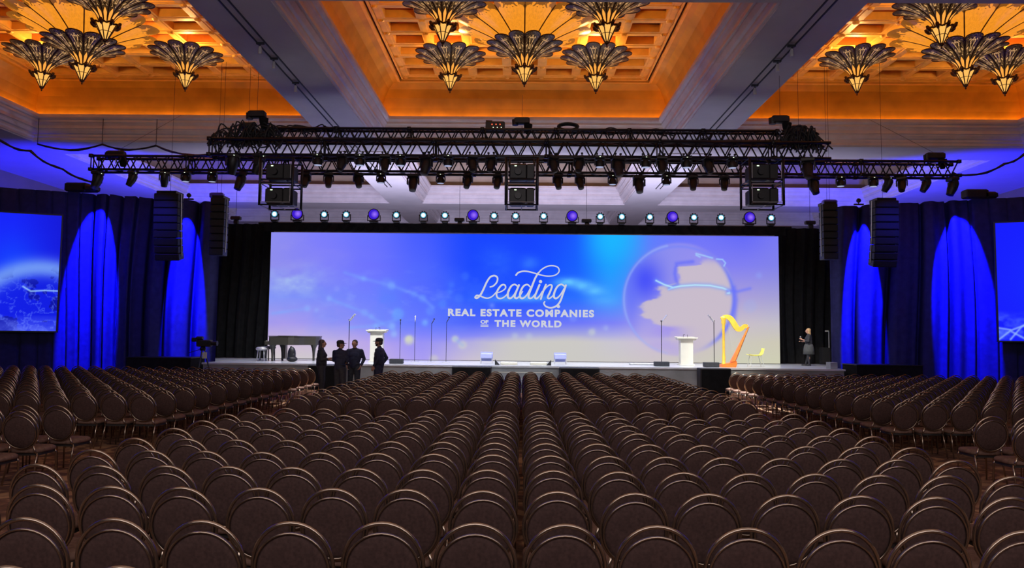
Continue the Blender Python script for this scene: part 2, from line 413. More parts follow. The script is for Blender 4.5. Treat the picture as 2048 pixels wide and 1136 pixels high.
# ------------------------------------------------------------------ chandeliers
def bowl_mesh(name, lobes, prof, mats, thick=.02, n=14, m=18, rimup=.16):
    """prof(t)->(r,z). scalloped, ribbed bowl with UV lobe coordinates"""
    vs = []; fs = []; uv = []; N = lobes * n
    for i in range(m + 1):
        for k in range(N + 1):
            a = 2 * PI * k / N; u = (k % n) / n; q = math.sin(PI * ((k % n) / n)) if (k % n) else 0.0
            tm = 1 - rimup * (1 - q ** .6); t = (i / m) * tm
            r, z = prof(t); bulge = .055 * q * t * prof(1)[0]
            r += bulge; z -= bulge * .5
            vs.append((r * math.cos(a), r * math.sin(a), z)); 
    for i in range(m):
        for k in range(N):
            fs.append((i * (N + 1) + k, i * (N + 1) + k + 1, (i + 1) * (N + 1) + k + 1, (i + 1) * (N + 1) + k))
            u0 = (k % n) / n; u1 = u0 + 1 / n
            uv += [(u0, i / m), (u1, i / m), (u1, (i + 1) / m), (u0, (i + 1) / m)]
    me = bpy.data.meshes.new(name); me.from_pydata(vs, [], fs); me.materials.append(mats)
    L = me.uv_layers.new(name='lobe'); L.data.foreach_set('uv', [c for p in uv for c in p])
    me.polygons.foreach_set('use_smooth', [True] * len(fs)); return me
def cprof(t):   # upper flared bowl: neck r .16 -> rim 1.2
    return (.16 + 1.0 * (t ** 1.5), .52 + .88 * (t ** .80) - .08 * t ** 4)
def bprof(t):
    return (.35 + 1.75 * t ** 1.25, .02 + 1.0 * t ** .85)
ROOT = None
def make_chandelier():
    root = empty('chandelier', (0, 0, 0)); 
    o = bpy.data.objects.new('glass_bowl', bowl_mesh('glass_bowl', 12, cprof, M['bowl'])); col.objects.link(o); o.parent = root
    # rim bead and ribs
    b = MB(); n = 10
    for k in range(12):
        a = 2 * PI * k / 12
        b.tube([((cprof(t)[0]) * math.cos(a), cprof(t)[0] * math.sin(a), cprof(t)[1] - .005) for t in (0, .15, .3, .45, .6, .74, .84)], [.016, .016, .016, .015, .014, .013, .012], 6)
        pts = []
        for i in range(n + 1):
            aa = a + 2 * PI / 12 * i / n; q = math.sin(PI * i / n) if 0 < i < n else 0.0
            t = 1 - .16 * (1 - q ** .6); r, z = cprof(t); bl = .055 * q * t * cprof(1)[0]; pts.append(((r + bl) * math.cos(aa), (r + bl) * math.sin(aa), z - bl * .5))
        b.tube(pts, .020, 6)
    rb = b.build('rib_frame', M['bronze'], root, True)
    # lower lantern
    b = MB(); L = 8
    for k in range(L):
        a0, a1 = 2 * PI * k / L, 2 * PI * (k + 1) / L
        r0, z0, r1, z1 = .055, .10, .255, .50
        b.add([(r0 * math.cos(a0), r0 * math.sin(a0), z0), (r0 * math.cos(a1), r0 * math.sin(a1), z0), (r1 * math.cos(a1), r1 * math.sin(a1), z1), (r1 * math.cos(a0), r1 * math.sin(a0), z1)], [(0, 1, 2, 3)])
    ln = b.build('lantern_glass', M['lantern'], root)
    b = MB()
    for k in range(L):
        a = 2 * PI * k / L; b.tube([(.058 * math.cos(a), .058 * math.sin(a), .09), (.262 * math.cos(a), .262 * math.sin(a), .50)], .016, 6)
        # outward curling leaf on the collar
        am = a; pts = [(r * math.cos(am), r * math.sin(am), z) for r, z in ((.25, .44), (.31, .47), (.36, .53), (.385, .585), (.36, .60))]
        b.tube(pts, [.02, .045, .055, .04, .012], 6)
    b.tube([((.27 + .02 * math.cos(8 * t)) * math.cos(t), (.27 + .02 * math.cos(8 * t)) * math.sin(t), .535 + .02 * math.cos(8 * t)) for t in [2 * PI * k / 48 for k in range(48)]], .026, 6, True)
    b.tube([(.16 * math.cos(t), .16 * math.sin(t), .31) for t in [2 * PI * k / 24 for k in range(24)]], .009, 5, True)
    b.build('lantern_frame', M['bronze'], root, True)
    b = MB(); b.lathe([(0, -.06), (.018, -.05), (.028, -.02), (.014, .0), (.05, .03), (.075, .06), (.06, .10), (.03, .11), (0, .11)], 16); b.build('finial', M['bronze'], root, True)
    b = MB(); b.tube([(0, 0, .5), (0, 0, 2.0)], .02, 8)
    b.build('hanging_rod', M['bronze'], root)
    return root
cha = make_chandelier(); ck = kidlist(cha)
def chand_pos(cx_): return [(cx_ - 2.55, 25.2, 'far left'), (cx_ + 2.45, 25.2, 'far right'), (cx_ - 2.3, 20.5, 'near left'), (cx_ + 2.3, 20.5, 'near right'), (cx_, 23.3, 'central')]
first = True
for tname, tx in (('left', -14.15), ('centre', 0), ('right', 13.89)):
    for x, y, w_ in chand_pos(tx):
        zt = {'f': 10.33, 'n': 10.12, 'c': 9.92}[w_[0]]
        if tname != 'centre' and abs(x) > 16.2 and y < 22: continue
        lb = 'flared bronze and glass chandelier, %s one of the cluster in the %s ceiling tray' % (w_, tname)
        if w_ == 'central': lb = 'largest chandelier of the %s ceiling tray, a huge amber bowl with a flared pendant below' % tname
        if first: cha.location = (x, y, zt); tag(cha, lb, 'chandelier', 'flared chandeliers in the ceiling trays'); first = False; last = cha
        else: last = copy_tree(cha, ck, (x, y, zt), (0, 0, random.random() if w_ != 'central' else 0), 1.0, lb)
        lamp('chandelier_bulb', 'POINT', (x, y, zt + 1.15), 150, WARM, .12)
    big = last; off = Vector((0, 0, 1.0))
    o = bpy.data.objects.new('amber_bowl', bowl_mesh('amber_bowl', 12, bprof, M['bowl_amber'], rimup=.12)); col.objects.link(o); o.parent = big; o.location = off; o['label'] = 'large glowing amber bowl'
    b = MB()
    for k in range(12):
        a = 2 * PI * k / 12
        b.tube([((bprof(t)[0]) * math.cos(a), bprof(t)[0] * math.sin(a), bprof(t)[1] - .005) for t in (0, .15, .3, .45, .6, .74, .87)], .02, 6)
    b.lathe([(.30, -.04), (.37, 0), (.37, .05), (.30, .06)], 24)
    b.build('amber_bowl_frame', M['bronze'], big, True, loc=off)
    lamp('bowl_bulb', 'POINT', (tx, 23.3, 11.6), 220, WARM, .25)

# ------------------------------------------------------------------ stage
ZS = .90
mb = MB()
mb.prism([(-11.7, 27.4), (11.7, 27.4), (11.7, 29.7), (13.2, 29.7), (13.2, 33.2), (-13.2, 33.2), (-13.2, 29.7), (-11.7, 29.7)], ZS - .06, ZS, mi=0)
stg = empty('stage', (0, 27.4, 0), 0, 'wide raised stage platform with pale glossy deck and grey front skirt', 'stage')
o = mb.build('deck', M['stage'], stg, loc=(0, -27.4, 0))
mb = MB(); mb.prism([(-11.66, 27.44), (11.66, 27.44), (11.66, 29.74), (13.1, 29.74), (13.1, 33.1), (-13.1, 33.1), (-13.1, 29.74), (-11.66, 29.74)], 0, ZS - .06)
mb.build('skirt', M['fascia'], stg, loc=(0, -27.4, 0))
st = empty('stage_steps', (0, 27.4, 0), 0, 'grey three-tread steps with white nosings at the middle of the stage front', 'steps')
for k in range(3):
    b = MB(); hh = .675 - .225 * k; b.box((0, -.17 - .3 * k, hh / 2), (2.2, .3, hh - .005)); b.build('step', M['fascia'], st)
    b = MB(); b.box((0, -.30 - .3 * k, hh + .008), (2.2, .035, .02)); b.build('nosing', M['white'], st)
# black boxes along the stage front
for (a, b_, Y, nm) in ((620, 690, 27.05, 'behind the group of standing people'), (905, 983, 27.1, 'left of the centre steps'), (1119, 1198, 27.1, 'right of the centre steps'), (1397, 1458, 26.6, 'beside the right aisle')):
    x0 = at(a, 735, Y).x; x1 = at(b_, 735, Y).x; hz = ZS - .02 if Y > 26.8 else .93
    e_ = empty('subwoofer', ((x0 + x1) / 2, Y, 0), 0, 'black subwoofer against the stage front, %s' % nm, 'speaker', 'subwoofers along the stage front')
    b = MB(); b.bbox((0, 0, hz / 2), (x1 - x0, .55, hz), .02); b.build('cabinet', M['black'], e_)
    b = MB(); b.box((0, -.285, hz / 2), (x1 - x0 - .08, .01, hz - .1)); b.build('grille', M['drape'], e_)
# black risers by the stage ends
for s, sd in ((-1, 'left'), (1, 'right')):
    e_ = empty('black_riser', (s * 12.95, 27.3, 0), 0, 'low black riser at the %s end of the stage' % sd, 'platform')
    b = MB(); b.box((0, 0, .54), (2.3, 1.2, 1.06)); b.build('skirt', M['drape'], e_)
    b = MB(); b.box((0, 0, 1.085), (2.34, 1.24, .03)); b.build('deck', M['black'], e_)
lx = at(1697, 733, 27.2)
b = MB(); b.bbox((0, 0, .12), (.26, .4, .24), .01); o = b.build('equipment_case', M['fascia'], None, loc=(11.35, 27.75, ZS + .001)); tag(o, 'small grey equipment case at the right tip of the stage', 'case')

# ------------------------------------------------------------------ LED walls
def smoother(t): return t * t * (3 - 2 * t)
US = np.array([0, .1, .2, .3, .4, .5, .6, .67, .75, .85, .93, 1.0]); VS = np.array([0, .25, .5, .7, .85, 1.0])
G = np.array([
 [(142,142,240),(125,125,252),(105,115,255),(70,92,255),(26,70,255),(24,68,255),(26,78,255),(30,170,255),(100,120,255),(110,115,250),(100,105,250),(120,120,245)],
 [(143,140,238),(130,130,250),(110,115,255),(80,102,255),(28,72,255),(24,70,255),(26,92,255),(32,150,255),(110,125,245),(130,128,245),(130,128,242),(130,130,235)],
 [(132,150,248),(125,140,250),(112,128,255),(88,110,255),(42,90,255),(30,82,255),(42,108,255),(60,150,255),(120,130,250),(165,155,225),(170,160,218),(165,160,215)],
 [(170,155,235),(160,152,242),(130,140,250),(100,120,255),(80,102,252),(96,110,252),(110,120,250),(125,130,248),(160,155,238),(198,184,208),(200,190,202),(195,190,202)],
 [(208,186,210),(204,185,220),(185,165,235),(150,142,250),(166,158,242),(205,200,208),(205,200,202),(200,195,215),(205,190,215),(205,195,195),(205,200,188),(205,200,182)],
 [(208,204,200),(205,200,202),(196,178,225),(170,156,245),(205,190,218),(202,200,196),(202,200,196),(205,200,200),(205,195,200),(205,200,190),(206,205,182),(206,205,180)]], float)
def sample_grid(U, V):
    out = np.zeros(U.shape + (3,))
    iu = np.clip(np.searchsorted(US, U, 'right') - 1, 0, len(US) - 2); iv = np.clip(np.searchsorted(VS, V, 'right') - 1, 0, len(VS) - 2)
    fu = smoother((U - US[iu]) / (US[iu + 1] - US[iu])) * .5 + ((U - US[iu]) / (US[iu + 1] - US[iu])) * .5; fv = (V - VS[iv]) / (VS[iv + 1] - VS[iv])
    for c in range(3):
        g = G[..., c]; out[..., c] = (g[iv, iu] * (1 - fu) + g[iv, iu + 1] * fu) * (1 - fv) + (g[iv + 1, iu] * (1 - fu) + g[iv + 1, iu + 1] * fu) * fv
    return out
rng = np.random.RandomState(3)
def vnoise(x, y, seed=0):
    r = np.random.RandomState(seed).rand(64, 64); xi = np.floor(x).astype(int); yi = np.floor(y).astype(int); fx = smoother(x - xi); fy = smoother(y - yi)
    a = r[yi % 64, xi % 64]; b = r[yi % 64, (xi + 1) % 64]; c = r[(yi + 1) % 64, xi % 64]; d = r[(yi + 1) % 64, (xi + 1) % 64]
    return (a * (1 - fx) + b * fx) * (1 - fy) + (c * (1 - fx) + d * fx) * fy
def fbm(x, y, s=0): return sum(vnoise(x * 2 ** k, y * 2 ** k, s + k) / 2 ** (k + 1) for k in range(4))
def blend(C, a, c): a = np.clip(a, 0, 1)[..., None]; return C * (1 - a) + np.array(c, float) * a
def seg_d(X, Y, pts):
    d = np.full(X.shape, 1e9)
    for (ax, ay), (bx, by) in zip(pts, pts[1:]):
        vx, vy = bx - ax, by - ay; t = np.clip(((X - ax) * vx + (Y - ay) * vy) / (vx * vx + vy * vy + 1e-9), 0, 1)
        d = np.minimum(d, np.hypot(X - ax - t * vx, Y - ay - t * vy))
    return d
def paint_main(X, Y):
    """X, Y in picture units of the show graphic (1018 wide, 254 high, origin at its top left 540,466)"""
    U = np.clip((X - 540) / 1018, 0, 1); V = np.clip((Y - 467) / 256, 0, 1)
    C = sample_grid(U, V)
    n1 = fbm((X) / 60, (Y) / 34, 1); n2 = fbm(X / 28, Y / 16, 9)
    band = np.clip(1 - np.abs(X - 760) / 330, 0, 1) * np.clip(1 - np.abs(Y - 600) / 95, 0, 1)
    C = blend(C, band * np.clip(n1 * 2.2 - .85, 0, 1) * .75, (85, 130, 255)); C = blend(C, band * np.clip(n2 * 3 - 1.65, 0, 1) * .45, (150, 175, 255))
    lav = np.clip(1 - (X - 540) / 260, 0, 1) * np.clip(1 - np.abs(Y - 545) / 90, 0, 1); C = blend(C, lav * np.clip(n1 * 2.4 - 1.1, 0, 1) * .6, (172, 160, 232))
    # left cloud
    g = np.exp(-((X - 585) / 55) ** 2 - ((Y - 562) / 24) ** 2); C = blend(C, g * (n2 * 2.0 - .45), (165, 190, 242))
    # cyan cloud right of the lettering
    for (cx, cy, sx, sy, a) in ((1135, 565, 26, 9, 1.0), (1165, 572, 22, 9, .9), (1190, 582, 22, 10, .9), (1205, 600, 28, 12, .45), (1040, 597, 60, 7, .8), (1000, 520, 40, 30, .15), (1058, 527, 20, 14, .3)):
        g = np.exp(-((X - cx) / sx) ** 2 - ((Y - cy) / sy) ** 2); C = blend(C, g * a * (.5 + n2 * .9), (100, 195, 255))
    g = np.exp(-((X - 1225) / 55) ** 2 - ((Y - 475) / 60) ** 2); C = blend(C, g * .8, (28, 185, 255))
    # network bokeh
    for (cx, cy, r, a, c) in ((727, 557, 5, .6, (130, 170, 255)), (783, 571, 6, .7, (130, 180, 255)), (773, 565, 9, .25, (120, 160, 255)), (658, 597, 5, .6, (150, 175, 255)), (674, 578, 4, .4, (150, 170, 255)),
        (795, 628, 12, .5, (110, 180, 255)), (850, 645, 6, .6, (130, 190, 255)), (845, 596, 7, .5, (110, 160, 255)), (828, 588, 6, .4, (110, 160, 255)), (860, 622, 8, .45, (110, 160, 255)), (818, 679, 9, .95, (215, 220, 190)),
        (729, 625, 6, .5, (140, 180, 255)), (743, 633, 5, .4, (140, 180, 255)), (615, 617, 5, .5, (150, 190, 255)), (633, 620, 4, .4, (150, 190, 255)), (784, 652, 6, .6, (150, 200, 255)), (752, 652, 5, .5, (140, 200, 255)), (788, 668, 6, .5, (160, 210, 255)),
        (910, 678, 6, .9, (215, 220, 200)), (925, 690, 9, .6, (215, 220, 200)), (931, 552, 7, .35, (80, 140, 255)), (903, 570, 5, .4, (80, 140, 255)), (900, 583, 6, .35, (80, 140, 255)), (918, 597, 8, .3, (90, 140, 255)), (984, 611, 5, .5, (140, 170, 255)), (868, 718, 8, .6, (215, 215, 195)), (1184, 664, 6, .7, (205, 215, 205)), (1212, 656, 5, .4, (180, 200, 240)), (1518, 551, 5, .35, (150, 180, 255)), (1500, 612, 14, .2, (150, 180, 245)), (885, 608, 8, .4, (90, 150, 255)), (1030, 672, 6, .4, (205, 220, 215)), (1058, 673, 6, .4, (205, 220, 215)), (1146, 636, 6, .4, (150, 175, 255))):
        C = blend(C, a * .95 * (.6 + n2 * .8) / (1 + np.exp((np.hypot(X - cx, Y - cy) + 6 * (n2 - .5) - r * .95) * .6)), c)
    for pts in (((690, 545), (727, 557), (783, 571), (828, 588), (845, 596), (866, 615)), ((658, 597), (729, 625), (752, 640), (788, 660)), ((545, 627), (615, 617)), ((700, 655), (750, 652), (790, 640)), ((910, 678), (925, 690))):
        C = blend(C, (.15 + .45 * n2) * np.exp(-(seg_d(X, Y, pts) / 3.8) ** 2), (125, 170, 255))
    # warm horizon band
    hb = np.exp(-((X - 1080) / 150) ** 2) * np.clip((Y - 672 - 14 * (n1 - .5)) / 14, 0, 1); C = blend(C, hb * .9, (203, 201, 196))
    # globe
    cx, cy, r = 1358.0, 599.0, 113.0; d = np.hypot(X - cx, Y - cy); ins = 1 / (1 + np.exp((d - r) / 1.2))
    fade = np.clip((735 - Y) / 90, .25, 1)
    C = blend(C, ins * .55 * fade, (168, 158, 232))
    C = blend(C, ins * np.exp(-((X - 1290) / 34) ** 2 - ((Y - 560) / 42) ** 2) * .85, (62, 72, 250))
    C = blend(C, ins * np.exp(-((X - 1262) / 16) ** 2 - ((Y - 600) / 60) ** 2) * .5, (95, 105, 252))
    xb_ = np.interp(Y, [500, 530, 534, 566, 572, 596, 606, 630, 640, 665, 720], [1420, 1400, 1352, 1352, 1326, 1312, 1288, 1276, 1300, 1345, 1330])
    land = 1 / (1 + np.exp(-((X - xb_ - 44 * (n2 - .5)) / 2.2)))
    land *= 1 / (1 + np.exp((521 + 14 * (n1 - .5) - Y) / 3))
    C = blend(C, ins * land * .95 * np.clip((740 - Y) / 60, .3, 1), (203, 190, 203))
    C = blend(C, ins * (.5 + n2) * np.exp(-((X - 1335) / 34) ** 2 - ((Y - 664) / 12) ** 4) * .8, (165, 150, 235))
    C = blend(C, ins * (.5 + n2) * np.exp(-((X - 1335) / 42) ** 4 - ((Y - 697) / 17) ** 4) * .6, (180, 165, 230))
    C = blend(C, ins * .6 * np.exp(-(seg_d(X + 8 * (n2 - .5), Y + 8 * (n1 - .5), [(1385, 522), (1352, 527), (1351, 548), (1355, 566), (1338, 576)]) / 4) ** 2), (95, 105, 250))
    ang = np.arctan2(-(Y - cy), X - cx)
    wr = np.clip(np.cos(ang + .25) * 1.2, 0, 1); C = blend(C, wr * .75 * np.exp(-((d - 110) / 4.5) ** 2) * np.clip((705 - Y) / 40, 0, 1), (95, 110, 252))
    C = blend(C, (ang > .9) * (ang < 2.4) * .45 * np.exp(-((d - 106) / 3.0) ** 2), (110, 130, 252))
    C = blend(C, (np.cos(ang) < -.2) * .55 * np.exp(-((d - 110) / 2.5) ** 2) * fade, (150, 180, 252))
    ln = [(1312, 561), (1328, 569), (1346, 575), (1362, 572), (1390, 570), (1420, 571), (1445, 576), (1458, 581), (1459, 586), (1455, 586)]
    dl = seg_d(X, Y, ln); C = blend(C, .5 * np.exp(-(dl / 5) ** 2), (110, 150, 255)); C = blend(C, .95 * np.exp(-(dl / 1.5) ** 2), (190, 240, 255))
    for ln in ([(1433, 518), (1445, 519), (1451, 526), (1448, 532)], [(1392, 510), (1400, 514)], [(1337, 579), (1350, 574)], [(1392, 507), (1425, 516)]):
        C = blend(C, .85 * np.exp(-(seg_d(X, Y, ln) / 1.4) ** 2), (165, 215, 255))
    C = blend(C, .6 * np.exp(-(seg_d(X, Y, [(1455, 581), (1475, 583), (1500, 577)]) / 3.5) ** 2), (110, 120, 252))
    C = blend(C, .5 * np.exp(-(seg_d(X, Y, [(1468, 575), (1472, 600), (1468, 640)]) / 5) ** 2), (100, 110, 252))
    return C
def paint_side(U, V):
    C = np.zeros(U.shape + (3,)); C[...] = (24, 36, 250)
    n1 = fbm(U * 9, V * 6, 21); n2 = fbm(U * 26, V * 16, 31)
    C = blend(C, np.clip((U - .80) * 5, 0, 1) * .55 * (1 - V * .4), (22, 20, 190))
    C = blend(C, np.exp(-((U - .80) / .12) ** 2 - ((V - .42) / .25) ** 2) * .6, (22, 80, 255))
    # earth limb
    d = np.hypot((U - .93) * 7.6, (V - 1.0) * 4.3)
    C = blend(C, np.exp(-(np.abs(d - 2.25) / .42) ** 2.4) * .95 / (1 + np.exp((V - .8) * 14)), (125, 168, 246))
    ins = 1 / (1 + np.exp((d - 2.05) / .12)); C = blend(C, ins * .8, (18, 30, 225)); C = blend(C, ins * (n1 > .52) * .6, (14, 16, 130))
    C = blend(C, ins * np.exp(-((n2 - .5) / .025) ** 2) * .55, (100, 130, 255))
    C = blend(C, ins * np.clip((V - .86) * 8, 0, 1) * n2 * 1.2, (110, 130, 255))
    dl = seg_d(U * 7.4, V * 4.2, [(6.30, 2.62), (6.55, 2.78), (6.75, 2.76), (7.0, 2.74), (7.4, 2.75)]); C = blend(C, .95 * np.exp(-(dl / .028) ** 2), (160, 210, 255))
    return C
def paint_side_r(U, V):
    C = np.zeros(U.shape + (3,)); C[...] = (24, 30, 255)
    C = blend(C, np.exp(-((U - .35) / .25) ** 2 - ((V - .5) / .4) ** 2) * .7, (26, 60, 255))
    n1 = fbm(U * 16, V * 14, 41); c = np.clip((V - .74) * 9, 0, 1) * np.clip(n1 * 2.6 - .85, 0, 1); C = blend(C, c * .9, (110, 150, 255))
    for ln in ([(0, 4.15), (.35, 3.85), (.75, 4.1)], [(0, 3.75), (.4, 3.82), (.9, 3.6), (1.6, 3.5)], [(.35, 4.15), (.7, 3.7), (1.5, 3.3)]):
        C = blend(C, .8 * np.exp(-(seg_d(U * 7.4, V * 4.2, ln) / .035) ** 2), (150, 185, 255))
    return C
def led_mesh(name, P0, P1, P2, P3, nx, nz, colf, dense=0):
    """bilinear grid, P0 bottom-left, P1 bottom-right, P2 top-right, P3 top-left; colf(U,V,pts)->0..255"""
    u, v = np.meshgrid((lambda t: t if dense == 0 else (t ** 2.2 if dense > 0 else 1 - (1 - t) ** 2.2))(np.linspace(0, 1, nx + 1)), np.linspace(0, 1, nz + 1))
    P0, P1, P2, P3 = [np.array(p, float) for p in (P0, P1, P2, P3)]
    P = (P3 * (1 - u)[..., None] + P2 * u[..., None]) * (1 - v)[..., None] + (P0 * (1 - u)[..., None] + P1 * u[..., None]) * v[..., None]
    C = colf(u, v, P) / 255.0; C = np.where(C <= .04045, C / 12.92, ((C + .055) / 1.055) ** 2.4)
    idx = np.arange((nx + 1) * (nz + 1)).reshape(nz + 1, nx + 1)
    F = np.stack([idx[1:, :-1], idx[1:, 1:], idx[:-1, 1:], idx[:-1, :-1]], -1).reshape(-1, 4)
    me = bpy.data.meshes.new(name); me.from_pydata(P.reshape(-1, 3).tolist(), [], F.tolist())
    ca = me.color_attributes.new('content', 'FLOAT_COLOR', 'POINT'); rgba = np.ones((P.shape[0] * P.shape[1], 4)); rgba[:, :3] = C.reshape(-1, 3)
    ca.data.foreach_set('color', rgba.ravel().tolist())
    m = bpy.data.materials.new(name + '_picture'); n, l = nt(m); n.remove(n['Principled BSDF'])
    a = n.new('ShaderNodeVertexColor'); a.layer_name = 'content'; e = n.new('ShaderNodeEmission'); l.new(a.outputs[0], e.inputs[0]); l.new(e.outputs[0], n['Material Output'].inputs[0])
    me.materials.append(m); return me
YL = 32.4
LX0, LX1 = at(538.5, 590, YL).x, at(1558.5, 600, YL).x; LZ1 = at(1044, 468.5, YL).z; LZ0 = ZS + .02
wall = empty('led_wall', (0, YL, ZS), 0, 'huge blue LED video wall showing a globe and lettering at the back of the stage', 'screen')
def cm(u, v, P):
    CRn = np.array(CRI); q = (P - np.array(CO)) @ CRn.T
    return paint_main(CX + F_PX * q[..., 0] / -q[..., 2], CY - F_PX * q[..., 1] / -q[..., 2])
me = led_mesh('display', (LX0, YL, LZ0), (LX1, YL, LZ0), (LX1, YL, LZ1), (LX0, YL, LZ1), 680, 170, cm)
o = bpy.data.objects.new('display', me); col.objects.link(o); o.parent = wall; o.location = (0, -YL, -ZS)
b = MB(); b.box(((LX0 + LX1) / 2, YL + .09, (LZ0 + LZ1) / 2), (LX1 - LX0 + .06, .16, LZ1 - LZ0 + .02)); b.build('cabinet_frame', M['black'], wall, loc=(0, -YL, -ZS))
# lettering
def catmull(pts, n=8):
    out = []; P = [Vector(p) for p in pts]
    for i in range(len(P) - 1):
        p0 = P[max(i - 1, 0)]; p1 = P[i]; p2 = P[i + 1]; p3 = P[min(i + 2, len(P) - 1)]
        for k in range(n):
            t = k / n; out.append(.5 * ((2 * p1) + (-p0 + p2) * t + (2 * p0 - 5 * p1 + 4 * p2 - p3) * t * t + (-p0 + 3 * p1 - 3 * p2 + p3) * t ** 3))
    out.append(P[-1]); return out
def wpt(x, y): p = at(x, y, YL); return Vector((p.x, p.z))
def stroke(mb, pts, w0, w1=None, w2=None):
    """ribbon in the screen plane; widths px: start, middle, end"""
    w1 = w0 if w1 is None else w1; w2 = w0 if w2 is None else w2
    c = catmull([(850 + x / 5.12, 500 + y / 5.12) for x, y in pts]); n = len(c); s = YL / F_PX; vs = []
    W = [wpt(*p) for p in c]
    for i, p in enumerate(W):
        t = (W[min(i + 1, n - 1)] - W[max(i - 1, 0)]).normalized(); nn = Vector((-t.y, t.x)); k = i / (n - 1)
        wd = (w0 * (1 - 2 * k) + w1 * 2 * k) if k < .5 else (w1 * (2 - 2 * k) + w2 * (2 * k - 1))
        wd *= s / 2 / 5.12; vs += [(p.x + nn.x * wd, YL - .02, p.y + nn.y * wd), (p.x - nn.x * wd, YL - .02, p.y - nn.y * wd)]
    mb.add(vs, [(2 * i, 2 * i + 1, 2 * i + 3, 2 * i + 2) for i in range(n - 1)])
    for p, wd in ((W[0], w0), (W[-1], w2)): dot(mb, p, wd / 2 / 5.12 * s)
def dot(mb, p, r, n=14): mb.add([(p.x + r * math.cos(2 * PI * k / n), YL - .021, p.y + r * math.sin(2 * PI * k / n)) for k in range(n)], [tuple(range(n))])
b = MB()
stroke(b, [(668, 378), (700, 368), (735, 330), (742, 285), (712, 263), (668, 278), (632, 330), (600, 400), (568, 460), (535, 492), (514, 486), (532, 466), (572, 474), (612, 490), (652, 492), (695, 470), (735, 425)], 15, 20, 12)
stroke(b, [(728, 440), (775, 428), (822, 395), (818, 360), (785, 360), (748, 405), (732, 455), (748, 492), (788, 494), (830, 465), (866, 415)], 10, 20, 11)
stroke(b, [(948, 372), (918, 353), (882, 372), (852, 430), (850, 482), (878, 494), (915, 455), (948, 385)], 14, 22, 12)
stroke(b, [(962, 360), (935, 425), (918, 478), (938, 495), (968, 472), (1000, 425)], 20, 20, 10)
stroke(b, [(1078, 378), (1046, 354), (1006, 374), (976, 435), (975, 484), (1004, 494), (1044, 458), (1080, 390)], 14, 22, 12)
stroke(b, [(1160, 235), (1128, 290), (1096, 370), (1062, 460), (1066, 492), (1095, 490), (1132, 445)], 17, 22, 11)
stroke(b, [(932, 258), (955, 232), (1005, 218), (1062, 222), (1122, 238), (1192, 258), (1262, 268), (1332, 258), (1372, 222), (1362, 180), (1312, 162), (1252, 168), (1195, 200), (1160, 238)], 17, 12, 14)
stroke(b, [(1172, 358), (1142, 430), (1124, 480), (1142, 497), (1172, 472), (1200, 425)], 20, 20, 11)
stroke(b, [(1238, 355), (1208, 430), (1186, 502)], 18, 20, 18)
stroke(b, [(1200, 445), (1240, 385), (1280, 357), (1300, 372), (1280, 430), (1256, 482), (1272, 497), (1308, 470), (1330, 435)], 10, 20, 11)
stroke(b, [(1428, 372), (1396, 352), (1356, 374), (1326, 432), (1320, 480), (1344, 496), (1384, 462), (1426, 392)], 14, 22, 12)
stroke(b, [(1442, 362), (1412, 450), (1382, 530), (1342, 575), (1288, 592), (1238, 578), (1217, 548), (1226, 530)], 20, 18, 14)
s_ = YL / F_PX
dot(b, wpt(850 + 1183 / 5.12, 500 + 324 / 5.12), 17 / 5.12 * s_); dot(b, wpt(850 + 1366 / 5.12, 500 + 579 / 5.12), 17 / 5.12 * s_)
b.build('script_lettering', M['text'], wall, loc=(0, -YL, -ZS))
def text_part(body, xl, xr, ytop, ybot, name, spacing=1.22, bold=.05):
    cu = bpy.data.curves.new(name, 'FONT'); cu.body = body; cu.size = 1; cu.space_character = spacing; cu.offset = bold * 1.0; cu.fill_mode = 'FRONT'
    t = bpy.data.objects.new(name, cu); col.objects.link(t); dg = bpy.context.evaluated_depsgraph_get(); m = bpy.data.meshes.new_from_object(t.evaluated_get(dg))
    col.objects.unlink(t); bpy.data.objects.remove(t)
    xs = [v.co.x for v in m.vertices]; ys = [v.co.y for v in m.vertices]; a, c = min(xs), max(xs); d, e = min(ys), max(ys)
    p0 = at(xl, (ytop + ybot) / 2, YL); p1 = at(xr, (ytop + ybot) / 2, YL); zc = (p0.z + p1.z) / 2; hh = (ybot - ytop) * YL / F_PX
    for v in m.vertices: v.co = Vector((p0.x + (v.co.x - a) / (c - a) * (p1.x - p0.x), YL - .02, zc - hh / 2 + (v.co.y - d) / (e - d) * hh))
    m.materials.clear(); m.materials.append(M['text']); o = bpy.data.objects.new(name, m); col.objects.link(o); o.parent = wall; o.location = (0, -YL, -ZS)
text_part('REAL ESTATE COMPANIES', 896, 1188, 618.5, 633.5, 'block_lettering')
text_part('THE WORLD', 989, 1123, 640.5, 654.5, 'block_lettering')
text_part('OF', 961, 977, 640, 647.5, 'block_lettering', 1.0)
b = MB()
for y in (650.2, 653.0):
    p = at(969, y, YL); b.box((p.x, YL - .02, p.z), (.34, .004, .038))
b.build('underline', M['text'], wall, loc=(0, -YL, -ZS))

